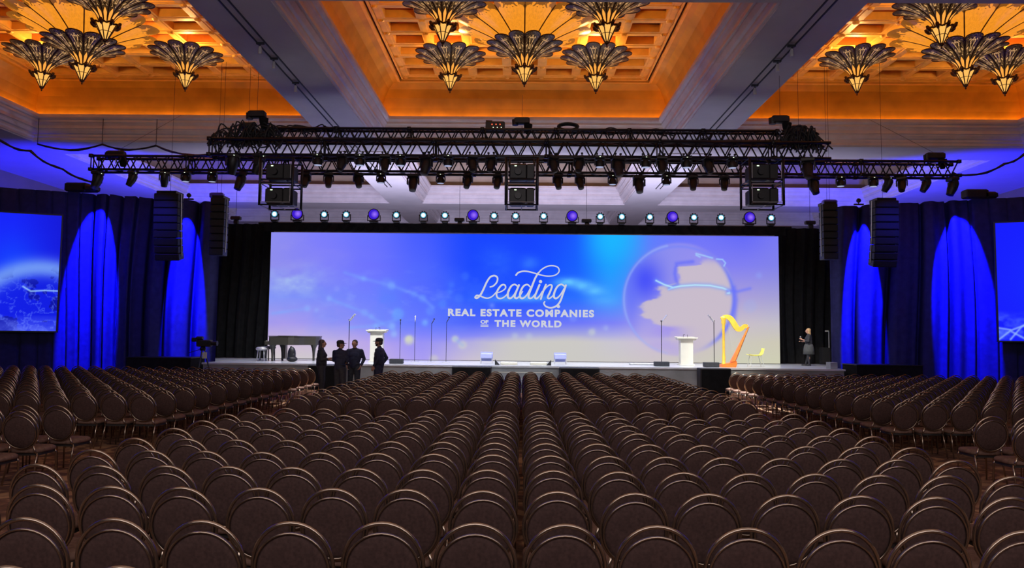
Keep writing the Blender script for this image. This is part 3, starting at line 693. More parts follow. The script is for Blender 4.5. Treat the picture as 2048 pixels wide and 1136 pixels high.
# side screens, angled in
def cy(x): return 34.0 + .0 - .4 * abs(x)      # line of the side drapes (y as a function of |x|): meets (11.4, 29.2)
for s, sd in ((-1, 'left'), (1, 'right')):
    xi = 16.8 if s < 0 else 16.88; xo = 23.6
    A = (s * xi, cy(xi) - .42, 0); B = (s * xo, cy(xo) - .42, 0); z0, z1 = 1.99, 6.18
    L, Rr = (B, A) if s < 0 else (A, B)
    e_ = empty('side_screen', ((A[0] + B[0]) / 2, (A[1] + B[1]) / 2, z0), 0, 'blue video screen at the far %s edge, angled towards the seats' % sd, 'screen')
    f = (lambda u, v, P: paint_side(u, v)) if s < 0 else (lambda u, v, P: paint_side_r(u, v))
    o_ = e_.location
    me = led_mesh('side_display_' + sd, *[(p[0] - o_.x, p[1] - o_.y, z - o_.z) for p, z in ((L, z0), (Rr, z0), (Rr, z1), (L, z1))], 260, 150, f, s); me.name = 'display'
    o = bpy.data.objects.new('display', me); col.objects.link(o); o.parent = e_
    dv = (Vector(Rr) - Vector(L)); ang = math.atan2(dv.y, dv.x); b = MB()
    b.box((0, 0, 0), (dv.length + .1, .12, z1 - z0 + .1)); fo = b.build('screen_frame', M['black'], e_); fo.rotation_euler = (0, 0, ang)
    nrm = Vector((-math.sin(ang), math.cos(ang), 0)); fo.location = (nrm.x * .075, nrm.y * .075, (z1 - z0) / 2)

# ------------------------------------------------------------------ drapes
def drape(name, P0, P1, z0, z1, matl, label, amp=.10, wl=.55, n=None, seed=1, flare=0.0, top=None):
    P0 = Vector((*P0, 0)); P1 = Vector((*P1, 0)); L = (P1 - P0).length; t = (P1 - P0) / L; nn = Vector((-t.y, t.x, 0)); rg = random.Random(seed)
    n = n or int(L / (.022 if callable(amp) else .035)); ph = [rg.uniform(0, 6.28) for _ in range(5)]; rows = 14; vs = []; fs = []
    for j in range(rows + 1):
        k = j / rows; z = z0 + (z1 - z0) * k
        for i in range(n + 1):
            s_ = L * i / n; w_ = s_ + flare * math.sin(s_ * .9 + ph[4]) * (1 - k) + .12 * math.sin(k * 3 + s_ * .6)
            a = (amp(abs((P0 + t * s_).x)) if callable(amp) else amp) * (.75 + .25 * (1 - k)); d = a * math.sin(2 * PI * w_ / wl + .8 * math.sin(w_ * 1.1 + ph[0])) + a * .5 * math.sin(2 * PI * w_ / (wl * 2.3) + ph[1]) + a * .25 * math.sin(2 * PI * w_ / (wl * .43) + ph[2])
            if callable(amp): d = d * .45 + a * 1.9 * math.exp(-(math.sin(PI * w_ / (wl * (1.0 + .22 * math.sin(w_ * .37 + ph[3])))) / .20) ** 2)
            p = P0 + t * s_ + nn * d; vs.append((p.x - P0.x, p.y - P0.y, z))
    for j in range(rows):
        for i in range(n): fs.append((j * (n + 1) + i, j * (n + 1) + i + 1, (j + 1) * (n + 1) + i + 1, (j + 1) * (n + 1) + i))
    b = MB(); b.add(vs, fs); o = b.build(name, matl, None, True, loc=(P0.x, P0.y, 0)); 
    tag(o, label, 'curtain'); return o
for s, sd in ((-1, 'left'), (1, 'right')):
    a = (s * 24.2, cy(24.2)); c = (s * 11.95, cy(11.95))
    P0, P1 = (a, c) if s < 0 else (c, a)
    zt = 7.14
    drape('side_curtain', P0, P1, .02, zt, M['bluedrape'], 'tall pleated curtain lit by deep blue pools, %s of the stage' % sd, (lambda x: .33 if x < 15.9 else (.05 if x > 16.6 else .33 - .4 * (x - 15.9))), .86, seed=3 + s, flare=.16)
    x0, x1 = (LX0 + .02, -14.8) if s < 0 else (LX1 - .02, 14.8)
    P0, P1 = ((x1, 32.75), (x0, 32.75)) if s < 0 else ((x0, 32.75), (x1, 32.75))
    hd = at(1044, 449.8, 32.4).z
    drape('black_curtain', P0, P1, ZS + .01, hd, M['drape'], 'black pleated curtain beside the %s edge of the big screen' % sd, .09, .42, seed=8 + s)
drape('header_curtain', (LX0 - .3, 32.35), (LX1 + .3, 32.35), LZ1 + .03, hd, M['drape'], 'narrow black header curtain along the top of the big screen', .02, .5, seed=12)
# blue washes grazing the side curtains, from the fixtures at the ends of the long truss
for px, Yc, zt_, wd, en in ((178, None, 6.5, .42, 30000), (366, None, 6.6, .36, 30000), (1915, None, 6.3, .46, 30000), (1722, None, 6.4, .36, 30000)):
    u = (px - 1045) / F_PX; sgn = 1 if u > 0 else -1
    X = 34.0 / (1 + .4 * abs(u)) * u; Yc = cy(X)
    nrm = Vector((-sgn * .371, -.928, 0)); base = Vector((X, Yc, 0))
    src = base + nrm * 2.1 + Vector((-sgn * (1.0 if abs(px - 1045) > 800 else -.2), 0, 7.25)); tgt = base + Vector((0, 0, 4.8)) 
    lamp('blue_wash_beam', 'SPOT', src, en, BLUE, .03, base + Vector((0, 0, 4.55)), spot=62, blend=.16, scale=(wd * .82, 1, 1))

# ------------------------------------------------------------------ chairs
CH_TOP = .94
def back_y(z): return -.21 - (z - .45) * .20
def oval(a, b, zc, n, off=0.0): return [(a * math.sin(t), back_y(zc + b * math.cos(t)) + off, zc + b * math.cos(t)) for t in [2 * PI * k / n for k in range(n)]]
def cushion(mb, a, b, zc, th, n=28, mi=0):
    prof = [(.0, 1.0 * th / 2 + .012), (.55, th / 2 + .010), (.85, th / 2 + .002), (.97, th / 2 - .012), (1.0, 0), (.97, -th / 2 + .012), (.85, -th / 2), (.5, -th / 2 - .002), (0, -th / 2 - .002)]
    vs = []; fs = []
    for r, o_ in prof:
        for k in range(n):
            t = 2 * PI * k / n; z = zc + b * r * math.cos(t); vs.append((a * r * math.sin(t), back_y(z) + o_, z))
    for i in range(len(prof) - 1):
        for k in range(n): fs.append((i * n + k, i * n + n + k, i * n + n + (k + 1) % n, i * n + (k + 1) % n))
    mb.add(vs, fs, mi)
def chair_parts(hi=True):
    P = {}; n = 40 if hi else 28; tn_ = 8 if hi else 5
    b = MB(); pts = oval(.224, .243, .697, n); b.tube(pts, .0125, tn_, True)
    for s in (-1, 1): b.tube([(s * .15, back_y(.50), .505), (s * .165, -.205, .43), (s * .175, -.20, .40)], .0125, tn_)
    P['back_frame'] = (b, 'brass', True)
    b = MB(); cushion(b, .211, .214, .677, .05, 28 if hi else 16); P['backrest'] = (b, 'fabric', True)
    b = MB(); b.tube(oval(.207, .210, .677, n, -.022), .0072, 6 if hi else 4, True); P['backrest_trim'] = (b, 'brass', True)
    # seat cushion
    b = MB(); n2 = 24 if hi else 12; vs = []; fs = []
    prof = [(0, .478), (.6, .474), (.88, .464), (.98, .448), (1.0, .425), (.97, .405), (.0, .400)]
    for r, z in prof:
        for k in range(n2):
            t = 2 * PI * k / n2; cx_ = math.copysign(abs(math.cos(t)) ** .55, math.cos(t)); sy = math.copysign(abs(math.sin(t)) ** .55, math.sin(t))
            vs.append((.222 * r * cx_ * (1 + .05 * sy), .02 + .225 * r * sy, z))
    for i in range(len(prof) - 1):
        for k in range(n2): fs.append((i * n2 + k, i * n2 + n2 + k, i * n2 + n2 + (k + 1) % n2, i * n2 + (k + 1) % n2))
    b.add(vs, fs); P['seat'] = (b, 'lit_fabric', True)
    b = MB(); b.box((0, .02, .385), (.38, .38, .035)); P['seat_pan'] = (b, 'apron', False)
    legs = []
    for sx in (-1, 1):
        b = MB(); b.tube([(sx * .175, -.17, .40), (sx * .18, -.20, .30), (sx * .195, -.27, .0)], .0115, tn_); legs.append(b)
        b = MB(); b.tube([(sx * .19, .19, .40), (sx * .195, .205, .36), (sx * .20, .22, .0)], .0115, tn_); legs.append(b)
    P['legs'] = legs
    return P
hp = chair_parts(True)
proto = empty('banquet_chair', (0, 0, 0))
kids = []
for nm in ('seat', 'backrest', 'back_frame', 'seat_pan'):
    bb, mm, sm = hp[nm]; kids.append([bb.build(nm, M[mm], proto, sm), []])
bb, mm, sm = hp['backrest_trim']; g = bb.build('backrest_trim', M[mm], kids[1][0], sm); kids[1][1].append(g)
for L_ in hp['legs']: kids.append([L_.build('leg', M['brass'], proto, True), []])
def merged(parts):
    b = MB(); mats = [M['fabric'], M['brass'], M['apron'], M['lit_fabric']]; ix = {'fabric': 0, 'brass': 1, 'apron': 2, 'lit_fabric': 3}
    for nm in ('seat', 'backrest', 'back_frame', 'backrest_trim', 'seat_pan'):
        q, mm, _ = parts[nm]; b.add(q.v, q.f, ix[mm])
    for q in parts['legs']: b.add(q.v, q.f, 1)
    return b, mats
lo, lomats = merged(chair_parts(False)); lo_mesh = lo.mesh('banquet_chair', lomats, True)
# seating plan -------------------------------------------------
seats = []   # (x, y, label, group)
rear_px = [1150, 1052, 985, 943, 912, 887.5, 866, 850, 836, 823]
rearY = [plane_z(1044, y, CH_TOP).y + .31 for y in rear_px]
frontY = [13.0 + .76 * k for k in range(13)]
sideY = [13.1 + .76 * k for k in range(14)]
DW = {-1: 'left', 1: 'right'}
for r, Y in enumerate(rearY):
    for s in (-1, 1):
        for k in range(8):
            x = s * (.248 + .5 * k)
            seats.append((x, Y, 'round-back chair, %s row from the camera, %s seat %s of the centre line' % (ORD[r], ORD[k], DW[s]), 'chairs of the rear seating block'))
        for k in range(20):
            x = s * (6.45 + .5 * k)
            seats.append((x, Y, 'round-back chair across the %s aisle, %s row from camera, %s from that aisle' % (DW[s], ORD[r], ORD[k]), 'chairs of the rear seating block'))
for r, Y in enumerate(frontY):
    for s in (-1, 1):
        for k in range(8):
            seats.append((s * (.248 + .5 * k), Y, 'round-back chair, %s row beyond the cross aisle, %s seat %s of centre line' % (ORD[r], ORD[k], DW[s]), 'chairs of the front centre block'))
for r, Y in enumerate(sideY):
    for s in (-1, 1):
        for k in range(26):
            seats.append((s * (6.45 + .5 * k), Y, 'round-back chair, front %s block, %s row from cross aisle, %s from side aisle' % (DW[s], ORD[r], ORD[k]), 'chairs of the front %s block' % DW[s]))
vis = []
for x, y, lb, gp in seats:
    pts = [pix((x + dx, y - .3, z)) for dx in (-.24, .24) for z in (.0, .95)]
    xs = [p[0] for p in pts]; top = min(p[1] for p in pts)
    if max(xs) < -12 or min(xs) > 2060 or top > 1146: continue
    if y > cy(x) - 1.6: continue
    vis.append((y, x, lb, gp))
vis.sort(key=lambda q: q[0])
rg = random.Random(5); stuff_v = []; stuff_f = []; stuff_m = []
N_FULL = 175
placed = 0
lo_v = np.array(lo.v); lo_f = lo.f; nlo = len(lo.v)
for i, (y, x, lb, gp) in enumerate(vis):
    jx, jy, jr = rg.uniform(-.007, .007), rg.uniform(-.015, .015), R(rg.uniform(-1.6, 1.6))
    if i < N_FULL:
        if i == 0:
            proto.location = (x + jx, y + jy, 0); proto.rotation_euler = (0, 0, jr); tag(proto, lb, 'chair', gp)
        else: copy_tree(proto, kids, (x + jx, y + jy, 0), (0, 0, jr), 1, lb, gp)
    elif i < 300:
        o = bpy.data.objects.new('banquet_chair', lo_mesh); col.objects.link(o); o.location = (x + jx, y + jy, 0); o.rotation_euler = (0, 0, jr); tag(o, lb, 'chair', gp)
    else:
        c_, s_2 = math.cos(jr), math.sin(jr); q = lo_v.copy(); q[:, 0] = lo_v[:, 0] * c_ - lo_v[:, 1] * s_2 + x + jx; q[:, 1] = lo_v[:, 0] * s_2 + lo_v[:, 1] * c_ + y + jy
        base = len(stuff_v) * nlo; stuff_v.append(q); stuff_f += [tuple(base + k for k in f) for f in lo_f]; stuff_m += lo.mi
me = bpy.data.meshes.new('banquet_chairs'); me.from_pydata(np.concatenate(stuff_v).tolist(), [], stuff_f)
for m_ in lomats: me.materials.append(m_)
me.polygons.foreach_set('material_index', stuff_m); me.polygons.foreach_set('use_smooth', [True] * len(stuff_f))
o = bpy.data.objects.new('banquet_chairs', me); col.objects.link(o)
tag(o, 'hundreds of distant brown round-back chairs filling the rows nearest the stage', 'chairs', 'chairs nearest the stage', 'stuff')
print('CHAIRS', len(vis))

# ------------------------------------------------------------------ rigging: trusses
def truss(x0, x1, y, z, h, dpt, name, label):
    """box truss, z = centre height"""
    root = empty(name, (x0, y, z), 0, label, 'truss'); L = x1 - x0
    for dy in (-dpt / 2, dpt / 2):
        for dz in (-h / 2, h / 2):
            b = MB(); b.tube([(0, dy, dz), (L, dy, dz)], .045, 8); st_ = L / int(L / (h * 1.15))
            for i in range(0, int(L / (h * 1.15)) + 1, 6): b.box((i * st_, dy, dz), (.12, .11, .11))
            b.build('chord', M['blackmetal'], root, True)
    b = MB(); step = h * 1.15; n = int(L / step); step = L / n
    for i in range(n):
        a, c = i * step, (i + 1) * step; m_ = (a + c) / 2
        for dy in (-dpt / 2, dpt / 2):
            b.tube([(a + .03, dy, h / 2), (m_, dy, -h / 2)], .022, 6); b.tube([(m_, dy, -h / 2), (c - .03, dy, h / 2)], .022, 6)
        for dz in (-h / 2, h / 2): b.tube([(a, -dpt / 2, dz), (c, dpt / 2, dz)] if i % 2 else [(a, dpt / 2, dz), (c, -dpt / 2, dz)], .012, 6)
        if i % 6 == 0:
            for q in (a, a + .09):
                for dy in (-dpt / 2, dpt / 2): b.tube([(q, dy, -h / 2), (q, dy, h / 2)], .02, 6)
    b.build('lacing', M['blackmetal'], root, True)
    return root
def zt_at(px, py, Y): return at(px, py, Y).z
Y1, Y2, Y3 = 24.0, 21.6, 24.6
z1, z2, z3 = zt_at(1040, 272, Y1), zt_at(1040, 301, Y2), zt_at(1040, 334, Y3)
truss(at(530, 265, Y1).x, at(1600, 275, Y1).x, Y1, z1, .34, .34, 'lighting_truss', 'highest black truss, set just above and behind the middle one')
truss(at(425, 295, Y2).x, at(1655, 305, Y2).x, Y2, z2, .46, .46, 'lighting_truss', 'middle black box truss, running between the highest and the longest truss')
truss(at(190, 325, Y3).x, at(1910, 340, Y3).x, Y3, z3, .46, .46, 'lighting_truss', 'longest black box truss, lowest of the three over the stage front')
# white pipe under the longest truss
pp = at(190, 349, Y3)

# chain hoists
def hoist(x, y, z, ztop, label, sc_=1, dy=0):
    e_ = empty('chain_hoist', (x, y, z), 0, label, 'hoist')
    b = MB(); b.bbox((0, 0, .16), (.5 * sc_, .24, .22), .04); b.lathe([(.0, 0), (.1, 0), (.11, .18), (0, .2)], 12, (-.22 * sc_, 0, .02)); b.build('motor_body', M['black'], e_, 'auto')
    b = MB(); b.tube([(0, 0, .0), (.0, 0, -.14), (.05, 0, -.2), (0, 0, -.25), (-.04, 0, -.2)], .016, 6); b.build('hook', M['silver'], e_)
    b = MB(); b.tube([(0, 0, .26), (0, dy, ztop - z)], .006, 6); b.build('chain', M['blackmetal'], e_)
    b = MB(); b.lathe([(.07, -.26), (.13, -.05), (.14, .05)], 10, (.2 * sc_, 0, 0)); b.build('chain_bag', M['drape'], e_)
for px, py, Y, lb, zt_ in ((514, 240, Y2, 'black chain hoist above the left end of the middle truss', ZB), (1044, 252, Y1, 'black chain hoist with white straps above the middle of the trusses', ZB + 1.9), (1560, 250, Y2, 'black chain hoist above the right end of the middle truss', ZB),
                          (497, 262, Y1, 'small chain hoist left of the larger hoist, at the highest truss', ZB + 2.35), (1597, 268, Y1, 'chain hoist among the cables at the right end of the highest truss', ZB + 2.35)):
    p = at(px, py, Y); hoist(p.x, p.y, p.z, zt_, lb, 1, 5.35 if 1000 < px < 1100 else 0)
for px, py, Y, lb in ((232, 312, Y3, 'black chain hoist on the left end of the longest truss'), (1870, 316, Y3, 'black chain hoist on the right end of the longest truss')):
    p = at(px, py, Y); hoist(p.x, p.y, p.z - .1, ZB + .97, lb, 1.2, 4.6)
for px, py, lb in ((472, 434, 'far left'), (919, 440, 'centre left'), (1173, 442, 'centre right'), (1620, 443, 'far right')):
    p = at(px, py, 32.9); e_ = empty('chain_hoist', (p.x, 32.9, hd + .07), 0, 'small hoist standing above the header curtain, %s one' % lb, 'hoist', 'small hoists above the header curtain')
    b = MB(); b.bbox((0, 0, .20), (.44, .22, .17), .03); b.build('motor_body', M['black'], e_); b = MB(); b.bbox((.02, 0, .02), (.2, .18, .18), .02); b.build('mount', M['black'], e_)
    b = MB(); b.tube([(0, 0, .28), (0, 0, ZB + (2.3 if abs(p.x) < 5 or abs(p.x) > 8 else 0) - hd - .07)], .008, 6); b.build('chain', M['blackmetal'], e_)
# cable heaps on the truss ends
def cable_heap(cx_, cy_, cz, w_, h_, label, seed, n=22, r=.022):
    rg_ = random.Random(seed); b = MB()
    for k in range(n):
        pts = []; x = rg_.uniform(-w_ / 2, w_ / 2 * .4); 
        for i in range(7):
            pts.append((x + i * w_ / 11 * rg_.uniform(.7, 1.2), rg_.uniform(-.18, .18), rg_.uniform(0, h_) * math.sin(PI * (i + .5) / 7) + (-.1 if i in (0, 6) else 0)))
        b.tube([tuple(p) for p in catmull(pts, 4)], r, 5)
    o = b.build('cable_bundle', M['rubber'], None, True, loc=(cx_, cy_, cz)); tag(o, label, 'cables')
p = at(475, 285, Y2); cable_heap(p.x, p.y, z2 + .1, 1.9, .75, 'thick tangle of black cables on the left end of the middle truss', 2, 34)
p = at(1588, 285, Y2); cable_heap(p.x, p.y, z2 + .1, 1.3, .75, 'tangle of black cables on the right end of the middle truss', 3, 26)
p = at(600, 258, Y1); cable_heap(p.x, p.y, z1 + .15, 2.2, .16, 'low run of black cables on the left part of the highest truss', 4, 10)
p = at(1230, 262, Y1); cable_heap(p.x, p.y, z1 + .15, 3.0, .10, 'low run of black cables on the right part of the highest truss', 5, 8)
# swagged cable on the left
def swag(pts, Y, label, r=.035):
    W = [];
    YY = Y if isinstance(Y, (list, tuple)) else [Y] * len(pts)
    for (ax, ay), (bx, by), Ya, Yb in zip(pts, pts[1:], YY, YY[1:]):
        for k in range(8):
            t = k / 8; sag = 4 * t * (1 - t) * (abs(bx - ax) * .085)
            W.append(at(ax + (bx - ax) * t, ay + (by - ay) * t + sag, Ya + (Yb - Ya) * t))
    W.append(at(*pts[-1], YY[-1])); o_ = W[0]; b = MB(); b.tube([p - o_ for p in W], r, 6)
    b.tube([p - o_ + Vector((0, .05, .03 * math.sin(i))) for i, p in enumerate(W)], r * .8, 6)
    o = b.build('hanging_cable', M['rubber'], None, True, loc=o_); tag(o, label, 'cable'); return o
swag([(75, 288), (204, 289), (312, 291), (430, 307)], [29.2, 29.2, 29.2, 21.8], 'black cable hanging in three swags from the ceiling at upper left')
swag([(-6, 277), (60, 302), (125, 338), (195, 365)], 24.9, 'black cable sloping down to the left end of the longest truss')
swag([(2060, 300), (2010, 328), (1920, 350), (1905, 345)], 25.4, 'black cable rising from the right end of the longest truss')
for px, nm in ((75, 'left'), (204, 'middle'), (312, 'right')):
    p = at(px, 289, 29.2); b = MB(); b.tube([(0, 0, 0), (0, 0, max(.05, ZB + .8 - p.z))], .012, 5)
    tag(b.build('cable_hanger', M['blackmetal'], None, loc=p), 'thin wire holding the swagged cable at upper left, %s one of three' % nm, 'wire', 'wires holding the swagged cable')
# power box with red indicators, and a coil, on the highest truss
p = at(990, 264, Y1 - .2); e_ = empty('power_distributor', (p.x, Y1 - .0, z1 + .21), 0, 'black power box with red indicators on the highest truss', 'electrical box')
b = MB(); b.bbox((0, 0, .10), (.62, .34, .26), .03); b.tube([(-.28, 0, .2), (-.3, 0, .28), (-.1, 0, .27)], .03, 6); b.build('housing', M['black'], e_)
for i in range(3):
    b = MB(); b.sph((-.1 + .13 * i, -.18, .12), .018, 8); b.build('indicator', M['red_led'], e_)
    b = MB(); b.sph((-.06 + .13 * i, -.18, .02), .016, 8); b.build('indicator', M['green_led'], e_)
p = at(1136, 259, Y1); b = MB()
for k in range(5): b.tube([(.34 * math.cos(t) * (1 - .05 * k), .02 * k - .05, .12 * math.sin(t) * (1 - .1 * k)) for t in [2 * PI * q / 20 for q in range(20)]], .028, 6, True)
tag(b.build('cable_coil', M['rubber'], None, True, loc=(p.x, Y1, z1 + .31)), 'coiled black cable sitting on the highest truss, right of the middle hoist', 'cable')

# ------------------------------------------------------------------ moving lights
def moving_head(kind):
    """origin at clamp top; hangs down. pan about z, head tilted"""
    root = empty('moving_head_light', (0, 0, 0))
    big = {'spot': 1.0, 'wash': .92, 'big': 1.18}[kind]
    b = MB()
    for s in (-1, 1): b.tube([(s * .08, 0, 0), (s * .08, 0, -.08)], .014, 6); b.box((s * .08, 0, -.01), (.05, .07, .05))
    b.bbox((0, 0, -.125 * big), (.33 * big, .22 * big, .10 * big), .025); b.build('base', M['black'], root)
    b = MB(); hz = -.33 * big
    b.bbox((0, 0, -.195 * big), (.33 * big, .10 * big, .03), .01)
    for s in (-1, 1): b.bbox((s * .155 * big, 0, -.28 * big), (.035 * big, .10 * big, .20 * big), .01)
    b.build('yoke', M['black'], root)
    b = MB()
    tl = {'spot': R(28), 'wash': R(0), 'big': R(22)}[kind]
    if kind == 'wash': prof = [(.0, .12), (.08, .12), (.12, .06), (.135, -.02), (.135, -.09), (.125, -.10)]
    else: prof = [(0, .20), (.09, .19), (.125, .12), (.13, 0), (.125, -.08), (.10, -.20), (.095, -.25), (.085, -.25)]
    prof = [(r * big, z * big) for r, z in prof]
    h_ = MB(); h_.lathe(prof, 16)
    mt = Matrix.Rotation(tl, 3, 'X'); vs = [mt @ Vector(v) + Vector((0, 0, hz)) for v in h_.v]; b.add(vs, h_.f)
    hd_ = b.build('head', M['black'], root, 'auto')
    b = MB(); zz = prof[-1][1] - .004; r_ = prof[-1][0] * .96; n_ = 16
    vs = [mt @ Vector((r_ * math.cos(2 * PI * k / n_), r_ * math.sin(2 * PI * k / n_), zz)) + Vector((0, 0, hz)) for k in range(n_)]; vs.append(mt @ Vector((0, 0, zz - .02)) + Vector((0, 0, hz)))
    b.add(vs, [(k, (k + 1) % n_, n_) for k in range(n_)]); b.build('lens', M['lensblue'] if kind == 'wash' else M['blackmetal'], hd_, True)
    b = MB(); b.box((.0, -.112 * big, -.125 * big), (.035, .006, .018)); b.build('indicator', M['green_led'], root)
    return root
PROT = {k: moving_head(k) for k in ('spot', 'wash', 'big')}; PK = {k: kidlist(v) for k, v in PROT.items()}; used = set()
def place(kind, loc, rz, sc_, label, group):
    root = PROT[kind]
    if kind not in used:
        used.add(kind); root.location = loc; root.rotation_euler = (0, 0, rz); root.scale = (sc_,) * 3; tag(root, label, 'stage light', group)
    else: copy_tree(root, PK[kind], loc, (0, 0, rz), sc_, label, group); 
    # category is inherited by the copy
T2L = [(472, 'big', .6), (524, 'big', 1.4), (640.5, 'wash', 0), (689, 'spot', 2.7), (723.5, 'wash', .1), (773.5, 'spot', 3.2), (804, 'wash', 0), (855, 'big', 2.6), (898, 'wash', .1), (946, 'spot', 3.4), (983, 'spot', 2.9),
       (1106, 'spot', 3.5), (1157.6, 'spot', 2.8), (1198, 'wash', 0), (1234, 'big', 3.4), (1288.5, 'wash', .1), (1320.5, 'spot', 3.1), (1369.6, 'wash', 0), (1412, 'spot', 3.5), (1460, 'wash', .1), (1609, 'big', 2.8)]
for i, (px, k, rz) in enumerate(T2L):
    p = at(px, 312, Y2); place(k, (p.x, Y2 - .23, z2 - .13), rz, 1.0, 'black %s hanging under the middle truss, %s from its left end' % ({'spot': 'tilted moving light', 'wash': 'drum-shaped moving light', 'big': 'large moving light'}[k], ORD[i]), 'moving lights on the middle truss')
T3L = [(203, 'big', 1.57), (272, 'spot', 1.57), (336, 'spot', .5), (378, 'wash', 0), (430.5, 'wash', 0), (486.7, 'big', 2.4), (616, 'spot', 3.0), (661, 'spot', 3.4), (720, 'spot', 3.6), (765, 'wash', 0), (828.5, 'big', 3.14), (883, 'wash', 0), (936.7, 'spot', 2.8), (995.8, 'spot', 2.9),
       (1115, 'spot', 3.4), (1159, 'spot', 3.4), (1223.5, 'wash', 0), (1276, 'big', 3.2), (1330, 'wash', 0), (1383, 'spot', 2.9), (1445, 'spot', 2.8), (1621, 'big', 3.6), (1675, 'wash', 0), (1739.5, 'wash', 0), (1768, 'spot', .8), (1796, 'spot', 2.6), (1843.7, 'spot', 1.57), (1896.7, 'big', 1.57)]
for i, (px, k, rz) in enumerate(T3L):
    p = at(px, 350, Y3); place(k, (p.x, Y3 - .23, z3 - .22), rz, 1.0, 'black %s hanging under the longest truss, %s from its left end' % ({'spot': 'tilted moving light', 'wash': 'drum-shaped moving light', 'big': 'large moving light'}[k], ORD[i]), 'moving lights on the longest truss')
# fixtures standing on the header
def header_par(big):
    root = empty('purple_wash_light' if big else 'white_beam_light', (0, 0, 0)); r = .235 if big else .135; hz = .36 if big else .34
    b = MB(); b.bbox((0, 0, .05), (.36 if big else .26, .26, .10), .02); b.build('base', M['black'], root)
    b = MB()
    for s in (-1, 1): b.bbox((s * (r + .04), 0, .20), (.03, .08, .26), .008)
    b.box((0, 0, .095), (2 * r + .1, .08, .03))
    b.build('yoke', M['black'], root)
    b = MB(); h_ = MB(); h_.lathe([(r * .55, .26), (r * .9, .12), (r + .02, .0), (r + .02, -.06), (r * .93, -.065)], 20)
    b.add([(v[0], v[2], v[1] + hz) for v in h_.v], [f[::-1] for f in h_.f])
    if not big:
        for k in range(6):
            a = PI * k / 5; b.box(((r + .035) * math.cos(a), -.03, hz + (r + .035) * math.sin(a)), (.05, .05, .05), rot=(0, -a, 0))
    hd_ = b.build('head', M['black'], root, 'auto')
    if not big:
        q = MB(); q.add([(r * .94 * math.cos(2 * PI * k / 20), -.068, hz + r * .94 * math.sin(2 * PI * k / 20)) for k in range(20)] + [(r * .60 * math.cos(2 * PI * k / 20), -.069, hz + r * .60 * math.sin(2 * PI * k / 20)) for k in range(20)], [((k + 1) % 20, k, 20 + k, 20 + (k + 1) % 20) for k in range(20)]); q.build('reflector', M['cyan_ring'], hd_)
    n_ = 20; b = MB(); rr = r * .93 if big else r * .62
    b.add([(rr * math.cos(2 * PI * k / n_), -.0, rr * math.sin(2 * PI * k / n_)) for k in range(n_)] + [(0, -.02, 0)], [((k + 1) % n_, k, n_) for k in range(n_)])
    o = b.build('lens', M['purple'] if big else M['glow_cyan'], hd_, loc=(0, -.073, hz)); return root
hp_ = {True: header_par(True), False: header_par(False)}; hk = {k: kidlist(v) for k, v in hp_.items()}; hu = set()
b = MB(); b.tube([(LX0 - .6, 0, 0), (LX1 + .6, 0, 0)], .05, 8); tag(b.build('header_pipe', M['blackmetal'], None, loc=(0, 32.5, hd + .0)), 'black pipe along the top of the header curtain carrying the lamps', 'pipe')
cy_l = [550, 649, 693, 793, 847, 890, 988, 1031, 1087, 1200, 1243, 1299, 1387, 1441, 1541]; pu_l = [595, 748, 946, 1144, 1344, 1498]
for big, lst in ((False, cy_l), (True, pu_l)):
    for i, px in enumerate(lst):
        p = at(px, 450, 32.5); lb = ('round purple wash light standing on the header, %s purple one from the left' if big else 'bright white beam light standing on the header, %s white one from the left') % ORD[i]
        gp = 'purple wash lights on the header' if big else 'white beam lights on the header'
        if big not in hu: hu.add(big); hp_[big].location = (p.x, 32.45, hd + .05); tag(hp_[big], lb, 'stage light', gp)
        else: copy_tree(hp_[big], hk[big], (p.x, 32.45, hd + .05), (0, 0, 0), 1, lb, gp)
